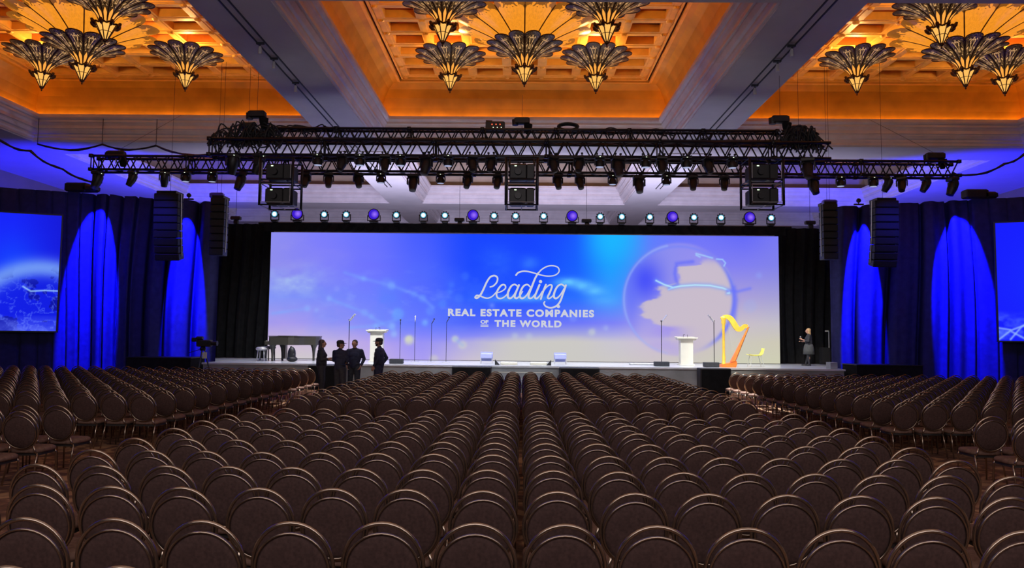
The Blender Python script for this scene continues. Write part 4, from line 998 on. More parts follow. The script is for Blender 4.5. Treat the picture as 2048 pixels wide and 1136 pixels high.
# projector cages
def cage(px0, px1, Y, label, side):
    x0, x1 = at(px0, 360, Y).x, at(px1, 360, Y).x; zt_, zb_ = zt_at((px0 + px1) / 2, 316, Y), zt_at((px0 + px1) / 2, 409, Y); D = .85
    e_ = empty('projector_cage', ((x0 + x1) / 2, Y, zb_), 0, label, 'rigging frame'); W = x1 - x0; Hh = zt_ - zb_
    b = MB()
    for sx in (-1, 1):
        for dy in (0, D): b = MB(); b.tube([(sx * W / 2, dy, -.02), (sx * W / 2, dy, Hh + .02)], .035, 8); b.build('upright', M['blackmetal'], e_, True)
    for z in (0, Hh * .46, Hh * .54, Hh):
        b = MB(); b.tube([(-W / 2, 0, z), (W / 2, 0, z), (W / 2, D, z), (-W / 2, D, z)], .024, 6, True); b.build('crossbar', M['blackmetal'], e_)
    b = MB()
    for sx in (-.5, 0, .5): b.tube([(sx * W, 0, .0), (sx * W, D, 0)], .012, 6)
    for s in (-1, 1):
        for z in (.03, Hh * .52): b.tube([(s * W * .44, -.02, z + .06), (s * W * .44, -.02, z + Hh * .38)], .012, 6)
        b.tube([(-W * .44, -.02, Hh * (.44 if s > 0 else .05)), (W * .44, -.02, Hh * (.44 if s > 0 else .05))], .012, 6)
    b.build('silver_rail', M['rail'], e_)
    for sx in (-1, 1): b = MB(); b.tube([(sx * W * .4, D, Hh), (sx * W * .4, Y2 - .23 - Y, z2 - .2 - zb_)], .02, 6); b.build('sling', M['blackmetal'], e_)
    for lv, zz in (('lower', .05), ('upper', Hh * .56)):
        pr = empty('projector', ((x0 + x1) / 2, Y + .12, zb_ + zz), 0, 'black video projector, %s one in the %s cage' % (lv, side), 'projector', 'projectors in the cages')
        b = MB(); b.bbox((-.12 * W, .35, Hh * .18), (W * .56, .62, Hh * .34), .04); b.bbox((.28 * W, .35, Hh * .18), (W * .26, .62, Hh * .34), .03); b.build('housing', M['black'], pr, 'auto')
        b = MB(); b.lathe([(0, 0), (.09, 0), (.10, .1), (.0, .1)], 16, (.0, .0, 0), axis='Y'); lo_ = b.build('lens', M['blackmetal'], pr, 'auto', loc=(-.12 * W, -.05, Hh * .17))
        b = MB(); b.box((-.2 * W, .034, Hh * .30), (.06, .01, .025)); b.build('indicator', M['green_led'], pr)
cage(520, 585, 20.1, 'tall black cage holding two projectors, left of the three under the trusses', 'left')
cage(1012, 1075, 20.1, 'tall black cage holding two projectors, middle of the three under the trusses', 'middle')
cage(1500, 1567, 20.1, 'tall black cage holding two projectors, right of the three under the trusses', 'right')
# line arrays
def line_array(px, Y, w_, ytop, ybot, n, label, curve, rz=0):
    zt_, zb_ = zt_at(px, ytop, Y), zt_at(px, ybot, Y); X = at(px, ytop, Y).x
    e_ = empty('line_array', (X, Y, zt_), rz, label, 'speaker'); hh = (zt_ - zb_) / n; y_ = 0; a = 0; z_ = 0
    b = MB(); b.box((0, .1, .03), (w_ * .8, .6, .10)); b.tube([(0, .1, .06), (0, .1, ZB + 2.36 - zt_)], .006, 6); b.build('bumper', M['blackmetal'], e_)
    for k in range(n):
        a = R(curve) * k * k / n
        b = MB(); b.bbox((0, 0, 0), (w_, .42, hh * .94), .02); b.box((0, -.213, 0), (w_ * .9, .01, hh * .7)); m_ = Matrix.Rotation(a, 3, 'X')
        z_ -= hh * math.cos(a) if k else hh / 2; y_ += hh * math.sin(a) if k else 0
        b.v = [tuple(m_ @ Vector(v) + Vector((0, y_, z_))) for v in b.v]; b.build('cabinet', M['black'], e_)
    b = MB()
    for s in (-1, 1):
        b.tube([(s * (w_ / 2 + .015), 0, 0), (s * (w_ / 2 + .015), y_ * .4, z_ * .6), (s * (w_ / 2 + .015), y_, z_)], .014, 6)
    b.build('rigging_link', M['silver'], e_)
line_array(338, 26.0, .86, 388, 520, 9, 'curved black line array speaker in front of the left curtain', 2.2, R(0))
line_array(1768, 26.0, .82, 402, 533, 9, 'curved black line array speaker in front of the right curtain', 2.2, R(0))
line_array(440, 27.0, .52, 397, 512, 8, 'narrow straight line array at the inner end of the left curtain', 0)
line_array(1656, 27.0, .52, 409, 520, 8, 'narrow straight line array at the inner end of the right curtain', 0)
# small things on top of the side curtains
for px, py, lb, violet in ((433, 388, 'blue-lit hoist above the inner end of the left curtain', True), (1660, 402, 'violet-lit hoist above the inner end of the right curtain', True)):
    p = at(px, py, 26.9); e_ = empty('chain_hoist', (p.x, 26.95, p.z - .35), 0, lb, 'hoist')
    b = MB(); b.bbox((0, 0, .30), (.50, .22, .2), .04); b.build('motor_body', M['blue_lit'], e_); b = MB(); b.bbox((.0, 0, .0), (.22, .2, .42), .02); b.tube([(0, 0, .38), (0, 0, ZB + 2.36 - p.z + .35)], .006, 6); b.build('mount', M['black'], e_)
for px, lb in ((369, 'left curtain'), (1727, 'right curtain')):
    p = at(px, 388, 28.4); e_ = empty('small_spotlight', (p.x, cy(p.x) , 7.15), 0, 'tiny round lamp on top of the %s' % lb, 'spotlight'); b = MB(); b.box((0, 0, .03), (.36, .08, .05)); b.build('base', M['black'], e_); b = MB(); b.tube([(0, 0, .05), (0, 0, .12)], .02, 6); b.sph((0, 0, .18), .09, 12); b.build('head', M['black'], e_, True)
for px, lb in ((112, 'left'), (1995, 'right')):
    p = at(px, 378, 26.0); b = MB(); b.bbox((0, 0, .16), (.8, .4, .32), .04); b.bbox((.5, 0, .12), (.5, .4, .24), .06); tag(b.build('equipment_case', M['black'], None, loc=(p.x, cy(p.x) - .1, 7.15)), 'black box on top of the %s curtain above the side screen' % lb, 'case')

# ------------------------------------------------------------------ things on the stage
# grand piano, keyboard towards the left
px0 = at(541, 690, 30.2).x
pn = empty('grand_piano', (px0, 30.2, ZS), 0, 'dark glossy grand piano with closed lid on the left of the stage', 'piano')
def outline(s=0.0):
    pts = [(.18, -.74), (.22, -.76), (.95, -.76), (1.15, -.70), (1.32, -.52), (1.45, -.30), (1.62, -.12), (1.82, .02), (1.92, .22), (1.94, .45), (1.86, .66), (1.70, .74), (.22, .76), (.18, .74)]
    return [(x + (s if x > 1 else (-s if x < .3 else 0)), y * (1 + s)) for x, y in pts]
b = MB(); b.prism(outline(), .64, .96); b.build('case', M['piano'], pn)
b = MB(); b.prism(outline(.015), .965, .995); b.box((.75, -.2, 1.0), (.5, .9, .012)); b.build('lid', M['piano'], pn)
b = MB(); b.box((.10, 0, .71), (.22, 1.5, .14)); b.box((.0, 0, .70), (.03, 1.5, .1)); kb = b.build('keybed', M['piano'], pn)
b = MB(); b.box((.09, 0, .79), (.14, 1.26, .02)); b.build('keyboard', M['white'], kb)
for lx_, ly_ in ((.30, -.62), (.30, .62), (1.66, .35)):
    b = MB(); b.lathe([(.05, .06), (.045, .12), (.055, .3), (.085, .5), (.12, .58), (.15, .64)], 8, (lx_, ly_, 0)); b.lathe([(0, 0), (.045, 0), (.045, .06), (0, .06)], 10, (lx_, ly_, 0)); b.build('leg', M['piano'], pn)
b = MB(); b.prism([(-.17, .10), (.17, .10), (.12, .64), (-.12, .64)], -.03, .03, ax='X'); b.v = [(x + .62, y, z) for x, y, z in b.v]
for s in (-.1, 0, .1): b.box((.55, s, .08), (.16, .035, .015))
b.build('pedal_lyre', M['piano'], pn)
b = MB(); b.sph((0, 0, .32), (.155, .14, .26), 16); b.sph((.02, 0, .10), (.215, .18, .11), 16); b.bbox((0, 0, .2), (.28, .22, .36), .06); b.sph((-.03, 0, .55), (.05, .06, .06), 10)
p = at(584, 717, 29.3); tag(b.build('equipment_bag', M['black'], None, True, loc=(p.x, 29.25, ZS + .0)), 'black rounded bag on the stage under the piano', 'bag')
p = at(527, 717, 29.8); e_ = empty('piano_stool', (p.x, 29.6, ZS), 0, 'round padded silver stool in front of the piano bench', 'stool')
b = MB(); b.lathe([(0, .56), (.17, .55), (.235, .51), (.24, .46), (.2, .42), (0, .42)], 24); b.build('seat', M['silver'], e_, True)
for k in range(4):
    a = PI / 4 + k * PI / 2; b = MB(); b.tube([(.16 * math.cos(a), .16 * math.sin(a), .42), (.21 * math.cos(a), .21 * math.sin(a), 0)], .022, 8); b.build('leg', M['silver'], e_, True)
p = at(538, 715, 30.6); e_ = empty('piano_bench', (p.x - .03, 30.5, ZS), 0, 'tufted rectangular piano bench at the keyboard end of the piano', 'bench')
b = MB(); b.bbox((0, 0, .50), (.42, .85, .10), .04)
for i in range(2):
    for j in range(4): b.sph((-.1 + .2 * i, -.3 + .2 * j, .55), (.085, .085, .03), 8)
b.build('seat', M['darkcloth'], e_, 'auto')
for sx in (-1, 1):
    for sy in (-1, 1): b = MB(); b.tube([(sx * .16, sy * .36, .46), (sx * .17, sy * .37, 0)], .025, 8); b.build('leg', M['piano'], e_)
# lecterns
for px, py, Y, hgt, lb in ((753.5, 721, 30.0, 1.27, 'white lectern with wide slanted top, behind the standing man in the cap'), (1372, 724, 30.0, 1.10, 'white lectern at stage right, between the two dark prompter boxes')):
    p = at(px, py, Y); e_ = empty('lectern', (p.x, Y, ZS), 0, lb, 'lectern')
    b = MB(); b.bbox((0, 0, hgt * .46), (.50, .38, hgt * .90), .015); b.build('column', M['white'], e_)
    b = MB(); b.bbox((0, 0, .02), (.6, .48, .04), .01); b.build('foot', M['white'], e_)
    b = MB(); b.prism([(-.39, hgt - .05), (.39, hgt - .05), (.42, hgt), (-.42, hgt)], -.28, .24, ax='Y'); b.box((0, .22, hgt + .01), (.8, .02, .03)); b.build('top', M['white'], e_)
    b = MB(); b.prism([(-.33, hgt - .12), (.33, hgt - .12), (.38, hgt - .05), (-.38, hgt - .05)], -.22, .2, ax='Y'); b.build('tray', M['white'], e_)
    b = MB()
    for s in (-.08, .08): b.tube([(s, .1, hgt), (s, .1, hgt + .1), (s * .6, -.05, hgt + .2 - .1)], .008, 5)
    b.build('gooseneck_microphone', M['black'], e_)
# prompters and microphone stands
def base_box(e_, w_=.54): b = MB(); b.bbox((0, 0, .09), (w_, .34, .17), .01); return b.build('monitor_base', M['darkcloth'], e_)
for px, pyt, Y, sl, lb, dx in ((697, 640, 28.7, 1, 'teleprompter glass on a thin pole behind the group of people', 0), (1323, 642, 28.5, 1, 'teleprompter on a thin pole, left of the right-hand lectern', .0), (1428.5, 642, 28.3, -1, 'teleprompter on a thin pole, just left of the harp', -.12)):
    p = at(px, 722, Y); zt_ = zt_at(px, pyt, Y) - ZS; e_ = empty('teleprompter', (p.x, Y, ZS), 0, lb, 'teleprompter', 'glass teleprompters on stage')
    bo = base_box(e_); bo.location = (dx, 0, 0)
    b = MB(); b.tube([(0, 0, .17), (0, 0, zt_)], .014, 8); b.build('pole', M['blackmetal'], e_)
    b = MB(); b.box((sl * .11, 0, zt_ + .10), (.015, .26, .34), rot=(0, sl * R(38), 0)); b.build('glass', M['glassp'] if px < 1000 else M['silver'], e_)
    b = MB(); b.box((0, 0, zt_), (.06, .06, .04)); b.build('bracket', M['blackmetal'], e_)
for px, pyt, Y, lb, kind in ((799.5, 643, 29.3, 'thin microphone stand rising behind a grey floor box', 0), (829, 636, 30.2, 'thin microphone stand with a white-tipped microphone', 1), (862, 641, 30.2, 'thin microphone stand, second from the right of the row left of the lettering', 2), (892, 638, 30.2, 'thin microphone stand, nearest to the lettering', 2)):
    p = at(px, 718, Y); zt_ = zt_at(px, pyt, Y) - ZS; e_ = empty('microphone_stand', (p.x, Y, ZS), 0, lb, 'microphone stand', 'microphone stands left of the lettering')
    b = MB(); b.tube([(0, 0, .02), (0, 0, zt_ - .12)], .010, 8); b.build('pole', M['blackmetal'], e_)
    b = MB(); b.lathe([(0, 0), (.17, 0), (.17, .015), (.03, .03), (0, .03)], 20); b.build('round_base', M['silver'] if kind else M['black'], e_)
    b = MB(); t_ = .10 if kind == 2 else .0
    b.tube([(0, 0, zt_ - .14), (t_ * .5, 0, zt_ - .05), (t_, 0, zt_ + .05)], [.012, .016, .014], 8); b.sph((t_, 0, zt_ + .06), .032, 10); b.build('microphone', M['white'] if kind == 1 else M['black'], e_, True)
p = at(793, 722, 28.3); b = MB(); b.bbox((0, 0, .09), (.50, .3, .18), .015); b.box((0, -.155, .09), (.44, .01, .12)); tag(b.build('floor_monitor', M['darkcloth'], None, loc=(p.x, 28.3, ZS)), 'grey low speaker box at the stage edge right of the standing people', 'speaker')
p = at(1288, 724, 29.6); b = MB(); b.bbox((0, 0, .04), (1.15, .3, .08), .02); tag(b.build('floor_light_bar', M['silver'], None, loc=(p.x, 29.6, ZS)), 'long flat grey light bar on the deck left of the right prompter box', 'light bar')
for px, lb in ((973, 'left of the deck centre'), (1120.5, 'right of the deck centre')):
    p = at(px, 722, 29.4); e_ = empty('clear_side_chair', (p.x, 29.4, ZS), 0, 'pale boxy translucent stool on the deck, %s' % lb, 'stool')
    b = MB(); b.bbox((0, 0, .30), (.46, .4, .20), .03); b.build('seat', M['violetclear'], e_)
    b = MB(); b.box((0, .19, .27), (.48, .02, .36)); b.build('back_panel', M['violetclear'], e_)
    for sx in (-1, 1):
        for sy in (-1, 1): b = MB(); b.box((sx * .22, sy * .18, .1), (.025, .025, .2)); b.build('leg', M['silver'], e_)
for px, lb in ((1018, 'left'), (1077, 'right')):
    p = at(px, 723, 28.4); b = MB(); b.bbox((0, 0, .06), (.64, .4, .12), .03); b.box((0, -.2, .03), (.6, .02, .05)); tag(b.build('low_platform', M['white'], None, loc=(p.x, 28.4, ZS)), 'low white box on the deck, %s one above the centre steps' % lb, 'box')
for px, s, lb in ((990, 1, 'left'), (1102, -1, 'right')):
    p = at(px, 723, 28.3); b = MB(); b.prism([(0, 0), (s * .18, 0), (0, .2)][::s], -.12, .12, ax='Y'); tag(b.build('wedge_monitor', M['black'], None, loc=(p.x, 28.25, ZS)), 'tiny dark wedge beside the %s low white box' % lb, 'speaker')
# harp
HY = 28.4; p = at(1446, 728, HY); hx = p.x - .10
hp2 = empty('harp', (hx, HY, ZS), 0, 'golden concert harp with orange soundboard at stage right', 'harp')
def hq(px, py): q = at(px, py, HY); return (q.x - hx, q.z - ZS)
c0, c1 = hq(1447.5, 722), hq(1445.5, 632)
b = MB(); b.lathe([(.0, 0), (.085, 0), (.085, .06), (.06, .1), (.065, .3), (.05, .45), (.05, 1.35), (.062, 1.4), (.055, 1.5), (.085, 1.6), (.075, 1.66), (.11, 1.76), (.10, 1.82), (0, 1.84)], 16, (c0[0], 0, .07)); b.build('column', M['harpgold'], hp2, True)
nk = [hq(*q) for q in ((1446, 634), (1455, 633), (1463, 638), (1470, 649), (1476, 657), (1483, 656), (1489, 651), (1495, 653))]
nk = catmull(nk, 5); wv = [.09 + .05 * math.sin(PI * min(1, i / len(nk) * 1.3)) for i in range(len(nk))]
b = MB(); top_ = []; bot = []
for i, q in enumerate(nk):
    t = (nk[min(i + 1, len(nk) - 1)] - nk[max(i - 1, 0)]).normalized(); nn = Vector((-t.y, t.x)); top_.append(q + nn * wv[i] * .6); bot.append(q - nn * wv[i] * .9)
vs = []
for i in range(len(nk)):
    for yy in (-.045, .045): vs += [(top_[i].x, yy, top_[i].y), (bot[i].x, yy, bot[i].y)]
fs = []
for i in range(len(nk) - 1):
    k = 4 * i; fs += [(k, k + 1, k + 5, k + 4), (k + 2, k + 6, k + 7, k + 3), (k, k + 4, k + 6, k + 2), (k + 1, k + 3, k + 7, k + 5)]
e = 4 * (len(nk) - 1); fs += [(0, 2, 3, 1), (e, e + 1, e + 3, e + 2)]
b.add(vs, fs); b.build('neck', M['harpgold'], hp2)
s0, s1 = hq(1466, 722), hq(1497, 654)
b = MB(); vs = []
for (x, z), hw, dp in ((s0, .24, .20), (((s0[0] * .6 + s1[0] * .4), (s0[1] * .6 + s1[1] * .4)), .17, .14), (s1, .06, .06)):
    for k in range(8):
        a = 2 * PI * k / 8; vs.append((x + dp * .55 * math.cos(a), hw * math.sin(a), z + dp * .2 * math.cos(a)))
b.add(vs, [(r_ * 8 + k, r_ * 8 + (k + 1) % 8, r_ * 8 + 8 + (k + 1) % 8, r_ * 8 + 8 + k) for r_ in range(2) for k in range(8)] + [tuple(range(7, -1, -1)), tuple(range(16, 24))]); b.build('soundbox', M['harpwood'], hp2, 'auto')
f0, f1 = hq(1441, 727), hq(1470, 727)
b = MB(); b.prism([(f0[0], .0), (f1[0] - .02, .0), (f1[0] + .03, .12), (f1[0], .24), (f1[0] - .16, .17), (f0[0] + .02, .11)], -.2, .2, ax='Y'); b.build('base', M['harpwood'], hp2)
for k in range(24):
    t = .08 + .86 * k / 23; q0 = (s0[0] + (s1[0] - s0[0]) * t, s0[1] + (s1[1] - s0[1]) * t); i = min(len(nk) - 1, int(t * (len(nk) - 1))); q1 = bot[i]
    b = MB(); b.tube([(q0[0] - .04, 0, q0[1]), (q1.x, 0, q1.y)], .0018, 4, cap=False); b.build('string', M['glassp'], hp2)
# yellow shell chair
p = at(1512, 728, 28.9); ch = empty('shell_chair', (p.x, 28.9, ZS), 0, 'yellow moulded shell chair with thin legs, right of the harp', 'chair')
pr = [(-.30, .46), (-.20, .44), (0, .43), (.16, .44), (.24, .50), (.28, .60), (.31, .70)]
b = MB(); vs = []
for x, z in pr:
    hw = .22 if z < .5 else .22 - (z - .5) * .25
    for k in range(7): y_ = -hw + 2 * hw * k / 6; vs.append((x + (.0 if z < .5 else -.03 * abs(k - 3) / 3), y_, z + .025 * (abs(k - 3) / 3) ** 2))
nV = len(vs); vs += [(x, y, z - .018) for x, y, z in vs]; fs = []
for i in range(len(pr) - 1):
    for k in range(6): a = i * 7 + k; fs += [(a, a + 1, a + 8, a + 7), (nV + a, nV + a + 7, nV + a + 8, nV + a + 1)]
for i in range(len(pr) - 1): fs += [(i * 7, i * 7 + 7, nV + i * 7 + 7, nV + i * 7), (i * 7 + 6, nV + i * 7 + 6, nV + i * 7 + 13, i * 7 + 13)]
for k in range(6): fs += [(k, nV + k, nV + k + 1, k + 1), (6 * 7 + k, 6 * 7 + k + 1, nV + 43 + k, nV + 42 + k)]
b.add(vs, fs); b.build('shell', M['yellow'], ch, True)
for sx, fx in ((-.2, -.27), (.14, .26)):
    for sy in (-1, 1): b = MB(); b.tube([(sx, sy * .15, .42), (fx, sy * .2, 0)], .012, 6); b.build('leg', M['glassp'], ch)
# broadcast camera on a tripod by the left tip of the stage
p = at(405, 720, 26.2); cmr = empty('video_camera', (p.x, 26.2, 0), 0, 'video camera on a black tripod by the left end of the stage', 'camera')
b = MB()
b.bbox((.05, 0, 1.62), (.50, .24, .24), .03); b.bbox((-.12, 0, 1.80), (.22, .2, .12), .03); b.lathe([(0, 0), (.07, .0), (.09, .2), (0, .2)], 14, (0, 0, 0)); 
k0 = len(b.v) - 14 * 4; b.v[k0:] = [(.30 + v[2], v[1], 1.62 + v[0]) for v in b.v[k0:]]; b.build('camera_body', M['black'], cmr, 'auto')
b = MB(); b.bbox((-.30, 0, 1.74), (.16, .2, .15), .02); b.build('viewfinder', M['black'], cmr)
b = MB(); b.lathe([(0, 1.36), (.09, 1.36), (.11, 1.44), (.07, 1.5), (0, 1.5)], 14); b.tube([(-.05, 0, 1.42), (-.5, 0, 1.28)], .012, 6); b.build('fluid_head', M['blackmetal'], cmr, 'auto')
for k in range(3):
    a = 2 * PI * k / 3 + .4; b = MB(); b.tube([(.05 * math.cos(a), .05 * math.sin(a), 1.38), (.42 * math.cos(a), .42 * math.sin(a), .02)], [.03, .018], 8); b.build('leg', M['blackmetal'], cmr)
b = MB(); b.box((.12, -.12, 1.2), (.16, .01, .22)); b.tube([(.12, -.1, 1.3), (.02, 0, 1.38)], .008, 5); b.build('label_card', M['glassp'], cmr)

# ------------------------------------------------------------------ people
def remesh(mb, name, matl, parent, vox=.011, smooth=2, shrink=0):
    me = mb.mesh(name, matl, True); o = bpy.data.objects.new(name, me); col.objects.link(o)
    m = o.modifiers.new('r', 'REMESH'); m.mode = 'VOXEL'; m.voxel_size = vox; m.use_smooth_shade = True
    s = o.modifiers.new('s', 'SMOOTH'); s.iterations = smooth; s.factor = .5
    dg = bpy.context.evaluated_depsgraph_get(); nm = bpy.data.meshes.new_from_object(o.evaluated_get(dg)); nm.name = name
    o.modifiers.clear(); o.data = nm; nm.materials.clear(); nm.materials.append(matl)
    nm.polygons.foreach_set('use_smooth', [True] * len(nm.polygons)); o.parent = parent; return o
def hand(mb, wr, d, up, side, curl=.6, s=1.0):
    """wr wrist point, d hand direction, up = back of hand normal, side=+1/-1 thumb side"""
    wr = Vector(wr); d = Vector(d).normalized(); up = (Vector(up) - d * Vector(up).dot(d)).normalized(); lat = d.cross(up) * side
    pal = wr + d * .05 * s
    for q in (-.026, -.009, .009, .026): mb.cap_(wr + lat * q * .6 * s, wr + d * .085 * s + lat * q * s, .016 * s, .012 * s, 8)
    for i, (q, ln) in enumerate(((.030, .068), (.010, .078), (-.010, .072), (-.029, .055))):
        p0 = wr + d * .088 * s + lat * q * s; a = curl; p1 = p0 + (d * math.cos(a * .6) - up * math.sin(a * .6)) * ln * .42 * s; p2 = p1 + (d * math.cos(a * 1.3) - up * math.sin(a * 1.3)) * ln * .32 * s; p3 = p2 + (d * math.cos(a * 2) - up * math.sin(a * 2)) * ln * .26 * s
        mb.cap_(p0, p1, .0098 * s, .009 * s, 8); mb.cap_(p1, p2, .009 * s, .0085 * s, 8); mb.cap_(p2, p3, .0085 * s, .0075 * s, 8)
    t0 = wr + d * .025 * s + lat * .026 * s; t1 = t0 + (d * .7 + lat * .7 - up * .2).normalized() * .042 * s; t2 = t1 + (d * .95 + lat * .2 - up * .3).normalized() * .034 * s
    mb.cap_(t0, t1, .014 * s, .011 * s, 8); mb.cap_(t1, t2, .0105 * s, .009 * s, 8)
def person(loc, rz, k, J, top, bottom, hair, label, cap=False, long_hair=False, skirt=False, head_yaw=0, beard=False, shoe='black', female=False, nod=0):
    """local frame faces +Y; J gives arms: (elbow, wrist, dir, up, curl) for R and L; k overall scale"""
    root = empty('person', loc, rz, label, 'person'); root.scale = (k * 1.12, k * 1.12, k)
    sw = .165 if female else .195; hw = .10; V = Vector
    ank = [V((s * .12, .0 if s < 0 else J.get('foot', .0), .09)) for s in (1, -1)]; knee = [V((s * .105, .03, .50)) for s in (1, -1)]; hip = [V((s * .09, 0, .92)) for s in (1, -1)]
    sh = [V((s * sw, -.01, 1.45)) for s in (1, -1)]
    b = MB()
    # torso
    b.sph((0, 0, .97), (.155, .11, .13), 16); b.cap_((0, 0, 1.0), (0, .0, 1.2), .12, .115); b.sph((0, -.005, 1.31), (.165, .115, .17), 16); b.sph((0, -.015, 1.42), (sw * .95, .09, .085), 16)
    b.cap_((0, -.01, 1.46), (0, .01, 1.58), .056, .052)
    for i in (0, 1):
        s = 1 if i == 0 else -1
        b.cap_(hip[i], knee[i], .085, .055); b.cap_(knee[i], ank[i], .054, .036); b.sph(knee[i] + V((0, -.02, -.13)), (.055, .06, .12), 10)
        b.cap_(ank[i] + V((0, -.03, -.05)), ank[i] + V((0, .13, -.062)), .033, .027)
        el, wr, d, up, cu, sd_ = J['R' if i == 0 else 'L']
        b.cap_(sh[i], el, .052, .040); b.cap_(el, wr, .040, .027); hand(b, wr, d, up, sd_, cu)
    # head
    hm = Matrix.Rotation(head_yaw, 3, 'Z') @ Matrix.Rotation(nod, 3, 'X'); hc = V((0, .015, 1.68))
    def hq_(x, y, z): return hc + hm @ V((x, y, z))
    def hs(x, y, z, r, n=12): b.sph(hq_(x, y, z), r, n, rot=(nod, 0, head_yaw))
    hs(0, -.01, .025, (.077, .095, .095), 18); hs(0, .028, -.045, (.058, .062, .075), 14); hs(0, .06, -.095, (.028, .026, .022), 10)
    hs(0, .098, -.018, (.014, .022, .024)); hs(0, .088, .01, (.012, .014, .03)); hs(0, .080, .035, (.055, .016, .012))
    for s in (-1, 1): hs(s * .030, .078, .012, (.015, .012, .011)); hs(s * .079, -.005, -.005, (.012, .022, .034)); hs(s * .04, .055, -.02, (.026, .03, .022))
    hs(0, .085, -.052, (.026, .012, .007)); hs(0, .082, -.066, (.021, .012, .008))
    remesh(b, 'body', M['skin'], root, .0105)
    # eyes
    b = MB()
    for s in (-1, 1): b.sph(hq_(s * .030, .090, .010), (.008, .005, .005), 8)
    b.build('eyes', M['hair'], root, True)
    # shirt
    b = MB(); b.cap_((0, 0, .99), (0, 0, 1.2), .150, .150); b.sph((0, 0, 1.0), (.180, .135, .13), 16); b.sph((0, .0, 1.13), (.168, .135, .16), 16); b.sph((0, -.002, 1.31), (.185, .135, .18), 16); b.sph((0, -.015, 1.425), (sw * 1.02, .108, .095), 16); b.cap_((0, -.012, 1.47), (0, -.005, 1.525), .068, .066)
    if female: b.sph((0, .07, 1.30), (.13, .09, .09), 14)
    for i in (0, 1):
        el, wr = V(J['R' if i == 0 else 'L'][0]), V(J['R' if i == 0 else 'L'][1]); b.cap_(sh[i], el, .066, .050); b.cap_((0, -.02, 1.50), sh[i] + V((0, 0, .0)), .058, .050); b.cap_(sh[i] + V((-.03 if i == 0 else .03, 0, -.06)), V((.11 if i == 0 else -.11, 0, 1.12)), .07, .065); cuff = el.lerp(wr, J.get('sleeve', .88)); b.cap_(el, cuff, .052, .040)
    remesh(b, 'shirt', top, root, .014)
    b = MB()
    if skirt:
        b.lathe([(.16, 1.04), (.19, .95), (.215, .8), (.235, .56), (.225, .555), (.20, .80), (.15, 1.0)], 24); b.build('skirt', bottom, root, True)
        b = MB(); 
        for i in (0, 1): b.cap_(hip[i], knee[i], .092, .062); b.cap_(knee[i], ank[i], .060, .042)
        remesh(b, 'tights', M['darkcloth'], root, .014)
    else:
        b.sph((0, 0, .95), (.172, .125, .13), 16)
        for i in (0, 1): b.cap_(hip[i], knee[i], .105, .078); b.cap_(knee[i], ank[i] + V((0, 0, -.01)), .078, .062)
        remesh(b, 'trousers', bottom, root, .014)
        b = MB(); b.lathe([(.178, .0), (.180, .035)], 20, (0, 0, 0)); b.v = [(x, y * .74, z + 1.01) for x, y, z in b.v]; b.build('belt', M['black'], root, True)
    for i in (0, 1):
        b = MB(); a_ = ank[i]; b.cap_(a_ + V((0, -.04, -.045)), a_ + V((0, .15, -.055)), .042, .034); b.box(a_ + V((0, .05, -.083)), (.085, .27, .014)); remesh(b, 'shoe', M[shoe], root, .012)
    # hair
    b = MB(); b.sph(hq_(0, -.022, .042), (.086, .098, .092), 16, rot=(nod, 0, head_yaw)); b.sph(hq_(0, -.06, -.01), (.075, .055, .075), 14, rot=(nod, 0, head_yaw))
    if long_hair:
        for a in range(9):
            t = -1.3 + 2.6 * a / 8; x, y = .078 * math.sin(t), -.075 * math.cos(t) - .0
            b.cap_(hq_(x, y, .02), hq_(x * 1.15 + .012 * math.sin(a * 2), y - .02, -.14), .030, .026, 8); b.cap_(hq_(x * 1.15 + .012 * math.sin(a * 2), y - .02, -.14), hq_(x * 1.0 + .015 * math.cos(a), y - .025, -.27), .026, .014, 8)
    remesh(b, 'hair', hair, root, .012)
    if beard:
        b = MB(); b.sph(hq_(0, .045, -.082), (.052, .052, .04), 14, rot=(nod, 0, head_yaw)); b.sph(hq_(0, .03, -.06), (.066, .05, .04), 14, rot=(nod, 0, head_yaw)); b.build('beard', hair, root, True)
    if cap:
        b = MB(); n_ = 20
        prof = [(.095, 0), (.097, .03), (.088, .065), (.06, .09), (.0, .098)]
        b.lathe(prof, n_); b.v = [tuple(hq_(v[0], v[1] * 1.12 - .012, v[2] + .052)) for v in b.v]; b.build('cap', M['darkcloth'], root, True)
        b = MB(); vs = []
        for j in range(5):
            for i in range(9):
                a = R(-62 + 124 * i / 8); rr = .092 + .075 * j / 4 * math.cos(a) ** .7; vs.append(tuple(hq_(rr * math.sin(a) * (.98), rr * math.cos(a) * 1.12 - .012, .058 - .012 * j / 4 - .02 * math.sin(a) ** 2)))
        nv = len(vs); vs += [(x, y, z - .005) for x, y, z in vs]; fs = []
        for j in range(4):
            for i in range(8): a = j * 9 + i; fs += [(a, a + 9, a + 10, a + 1), (nv + a, nv + a + 1, nv + a + 10, nv + a + 9)]
        for i in range(8): a = 36 + i; fs.append((a, nv + a, nv + a + 1, a + 1))
        b.add(vs, fs); b.build('cap_brim', M['darkcloth'], root, True)
    return root
V = Vector
PY = 24.0
def ppos(px, Y): p = at(px, 760, Y); return (p.x, Y, 0)
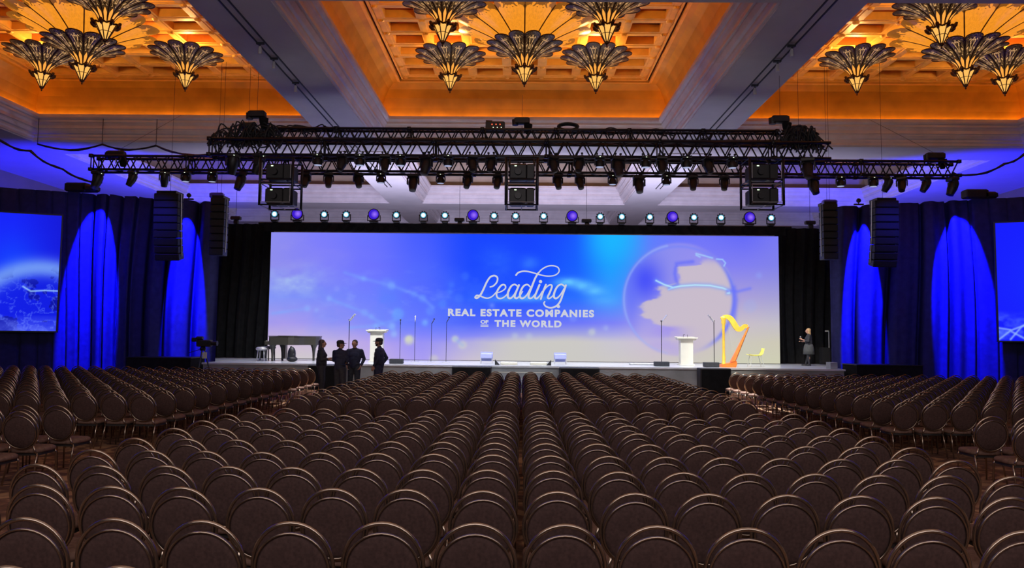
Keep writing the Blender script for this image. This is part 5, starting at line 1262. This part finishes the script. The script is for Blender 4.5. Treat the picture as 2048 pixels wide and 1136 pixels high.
# arms: elbow, wrist, hand dir, back-of-hand normal, curl, thumb side
down_r = (V((.25, -.02, 1.17)), V((.27, .06, .93)), (0, .1, -1), (1, 0, 0), .5, 1)
down_l = (V((-.25, -.02, 1.17)), V((-.27, .06, .93)), (0, .1, -1), (-1, 0, 0), .5, -1)
person(ppos(642, 24.0), R(-80), 1.0, {'R': (V((.21, .02, 1.17)), V((.12, .28, 1.22)), (-.2, 1, .15), (0, 0, 1), .5, -1), 'L': (V((-.21, .04, 1.18)), V((-.08, .30, 1.14)), (.2, 1, .1), (0, 0, 1), .6, 1), 'sleeve': .55},
       M['darkcloth'], M['darkcloth'], M['hair'], 'woman with long wavy brown hair in dark clothes, forearms raised, leftmost of the standing group', long_hair=True, female=True)
person(ppos(679, 23.4), R(-28), .985, {'R': (V((.26, .03, 1.18)), V((.08, .20, 1.16)), (-1, .2, .05), (0, 1, 0), .5, 1), 'L': (V((-.26, .03, 1.18)), V((-.06, .22, 1.10)), (1, .1, .0), (0, 1, 0), .5, -1)},
       M['navy'], M['darkcloth'], M['hair'], 'person in dark cap seen from behind, arms folded, second from left of the group', cap=True, head_yaw=R(-42))
person(ppos(708, 24.3), R(172), 1.0, {'R': (V((.265, -.06, 1.19)), V((.21, .05, .97)), (-.3, .3, -.9), (1, 0, 0), .4, 1), 'L': (V((-.27, -.06, 1.19)), V((-.215, .05, .97)), (.3, .3, -.9), (-1, 0, 0), .4, -1)},
       M['navy'], M['darkcloth'], M['hair'], 'short-haired man in dark polo facing the camera, hands at his pockets')
person(ppos(757, 24.0), R(82), 1.03, {'R': (V((.24, -.14, 1.2)), V((.20, -.02, .98)), (-.2, .4, -.9), (1, 0, 0), .5, 1), 'L': (V((-.23, -.06, 1.17)), V((-.22, .08, .95)), (0, .3, -1), (-1, 0, 0), .5, -1)},
       M['navy'], M['navy'], M['hair'], 'bearded man in cap and navy shirt in profile, standing apart right of the group', cap=True, beard=True)
pw = at(1618, 728, 30.6)
pwm = person((pw.x, 30.6, ZS), R(72), .84, {'R': (V((.22, .04, 1.16)), V((.06, .27, 1.16)), (-.5, .9, .3), (0, 0, 1), .9, -1), 'L': (V((-.22, .02, 1.17)), V((-.07, .27, 1.26)), (.3, .7, .5), (0, 1, 1), 1.1, 1), 'sleeve': .5, 'foot': .12},
       M['darkcloth'], M['greycloth'], M['blonde'], 'blonde woman in grey skirt holding a microphone in the right wing of the stage', long_hair=True, female=True, skirt=True)
# handheld microphone in her hand
Rm = Matrix.Rotation(R(72), 3, 'Z'); q = Vector((pw.x, 30.6, ZS)) + (Rm @ V((-.03, .36, 1.31))) * .84
mc = empty('handheld_microphone', q, 0, 'small black microphone held by the blonde woman on stage', 'microphone')
b = MB(); b.tube([(.04, 0, -.10), (0, 0, .04)], [.013, .016], 10); b.build('handle', M['black'], mc, True)
b = MB(); b.sph((-.005, 0, .06), .028, 12); b.build('grille', M['silver'], mc, True)
# rack with white lamp in the wing behind her
p = at(1649, 725, 31.6); e_ = empty('equipment_rack', (p.x, 31.6, ZS), 0, 'narrow dark equipment stand with a small white clip lamp in the right wing', 'stand')
b = MB(); b.box((0, 0, .40), (.30, .3, .66)); b.build('rack', M['black'], e_); b = MB(); b.tube([(.16, -.1, .0), (.16, -.1, 1.42)], .015, 6); b.build('pole', M['silver'], e_)
b = MB(); b.bbox((.08, -.1, 1.42), (.14, .06, .05), .01); b.build('clip_lamp', M['white'], e_)
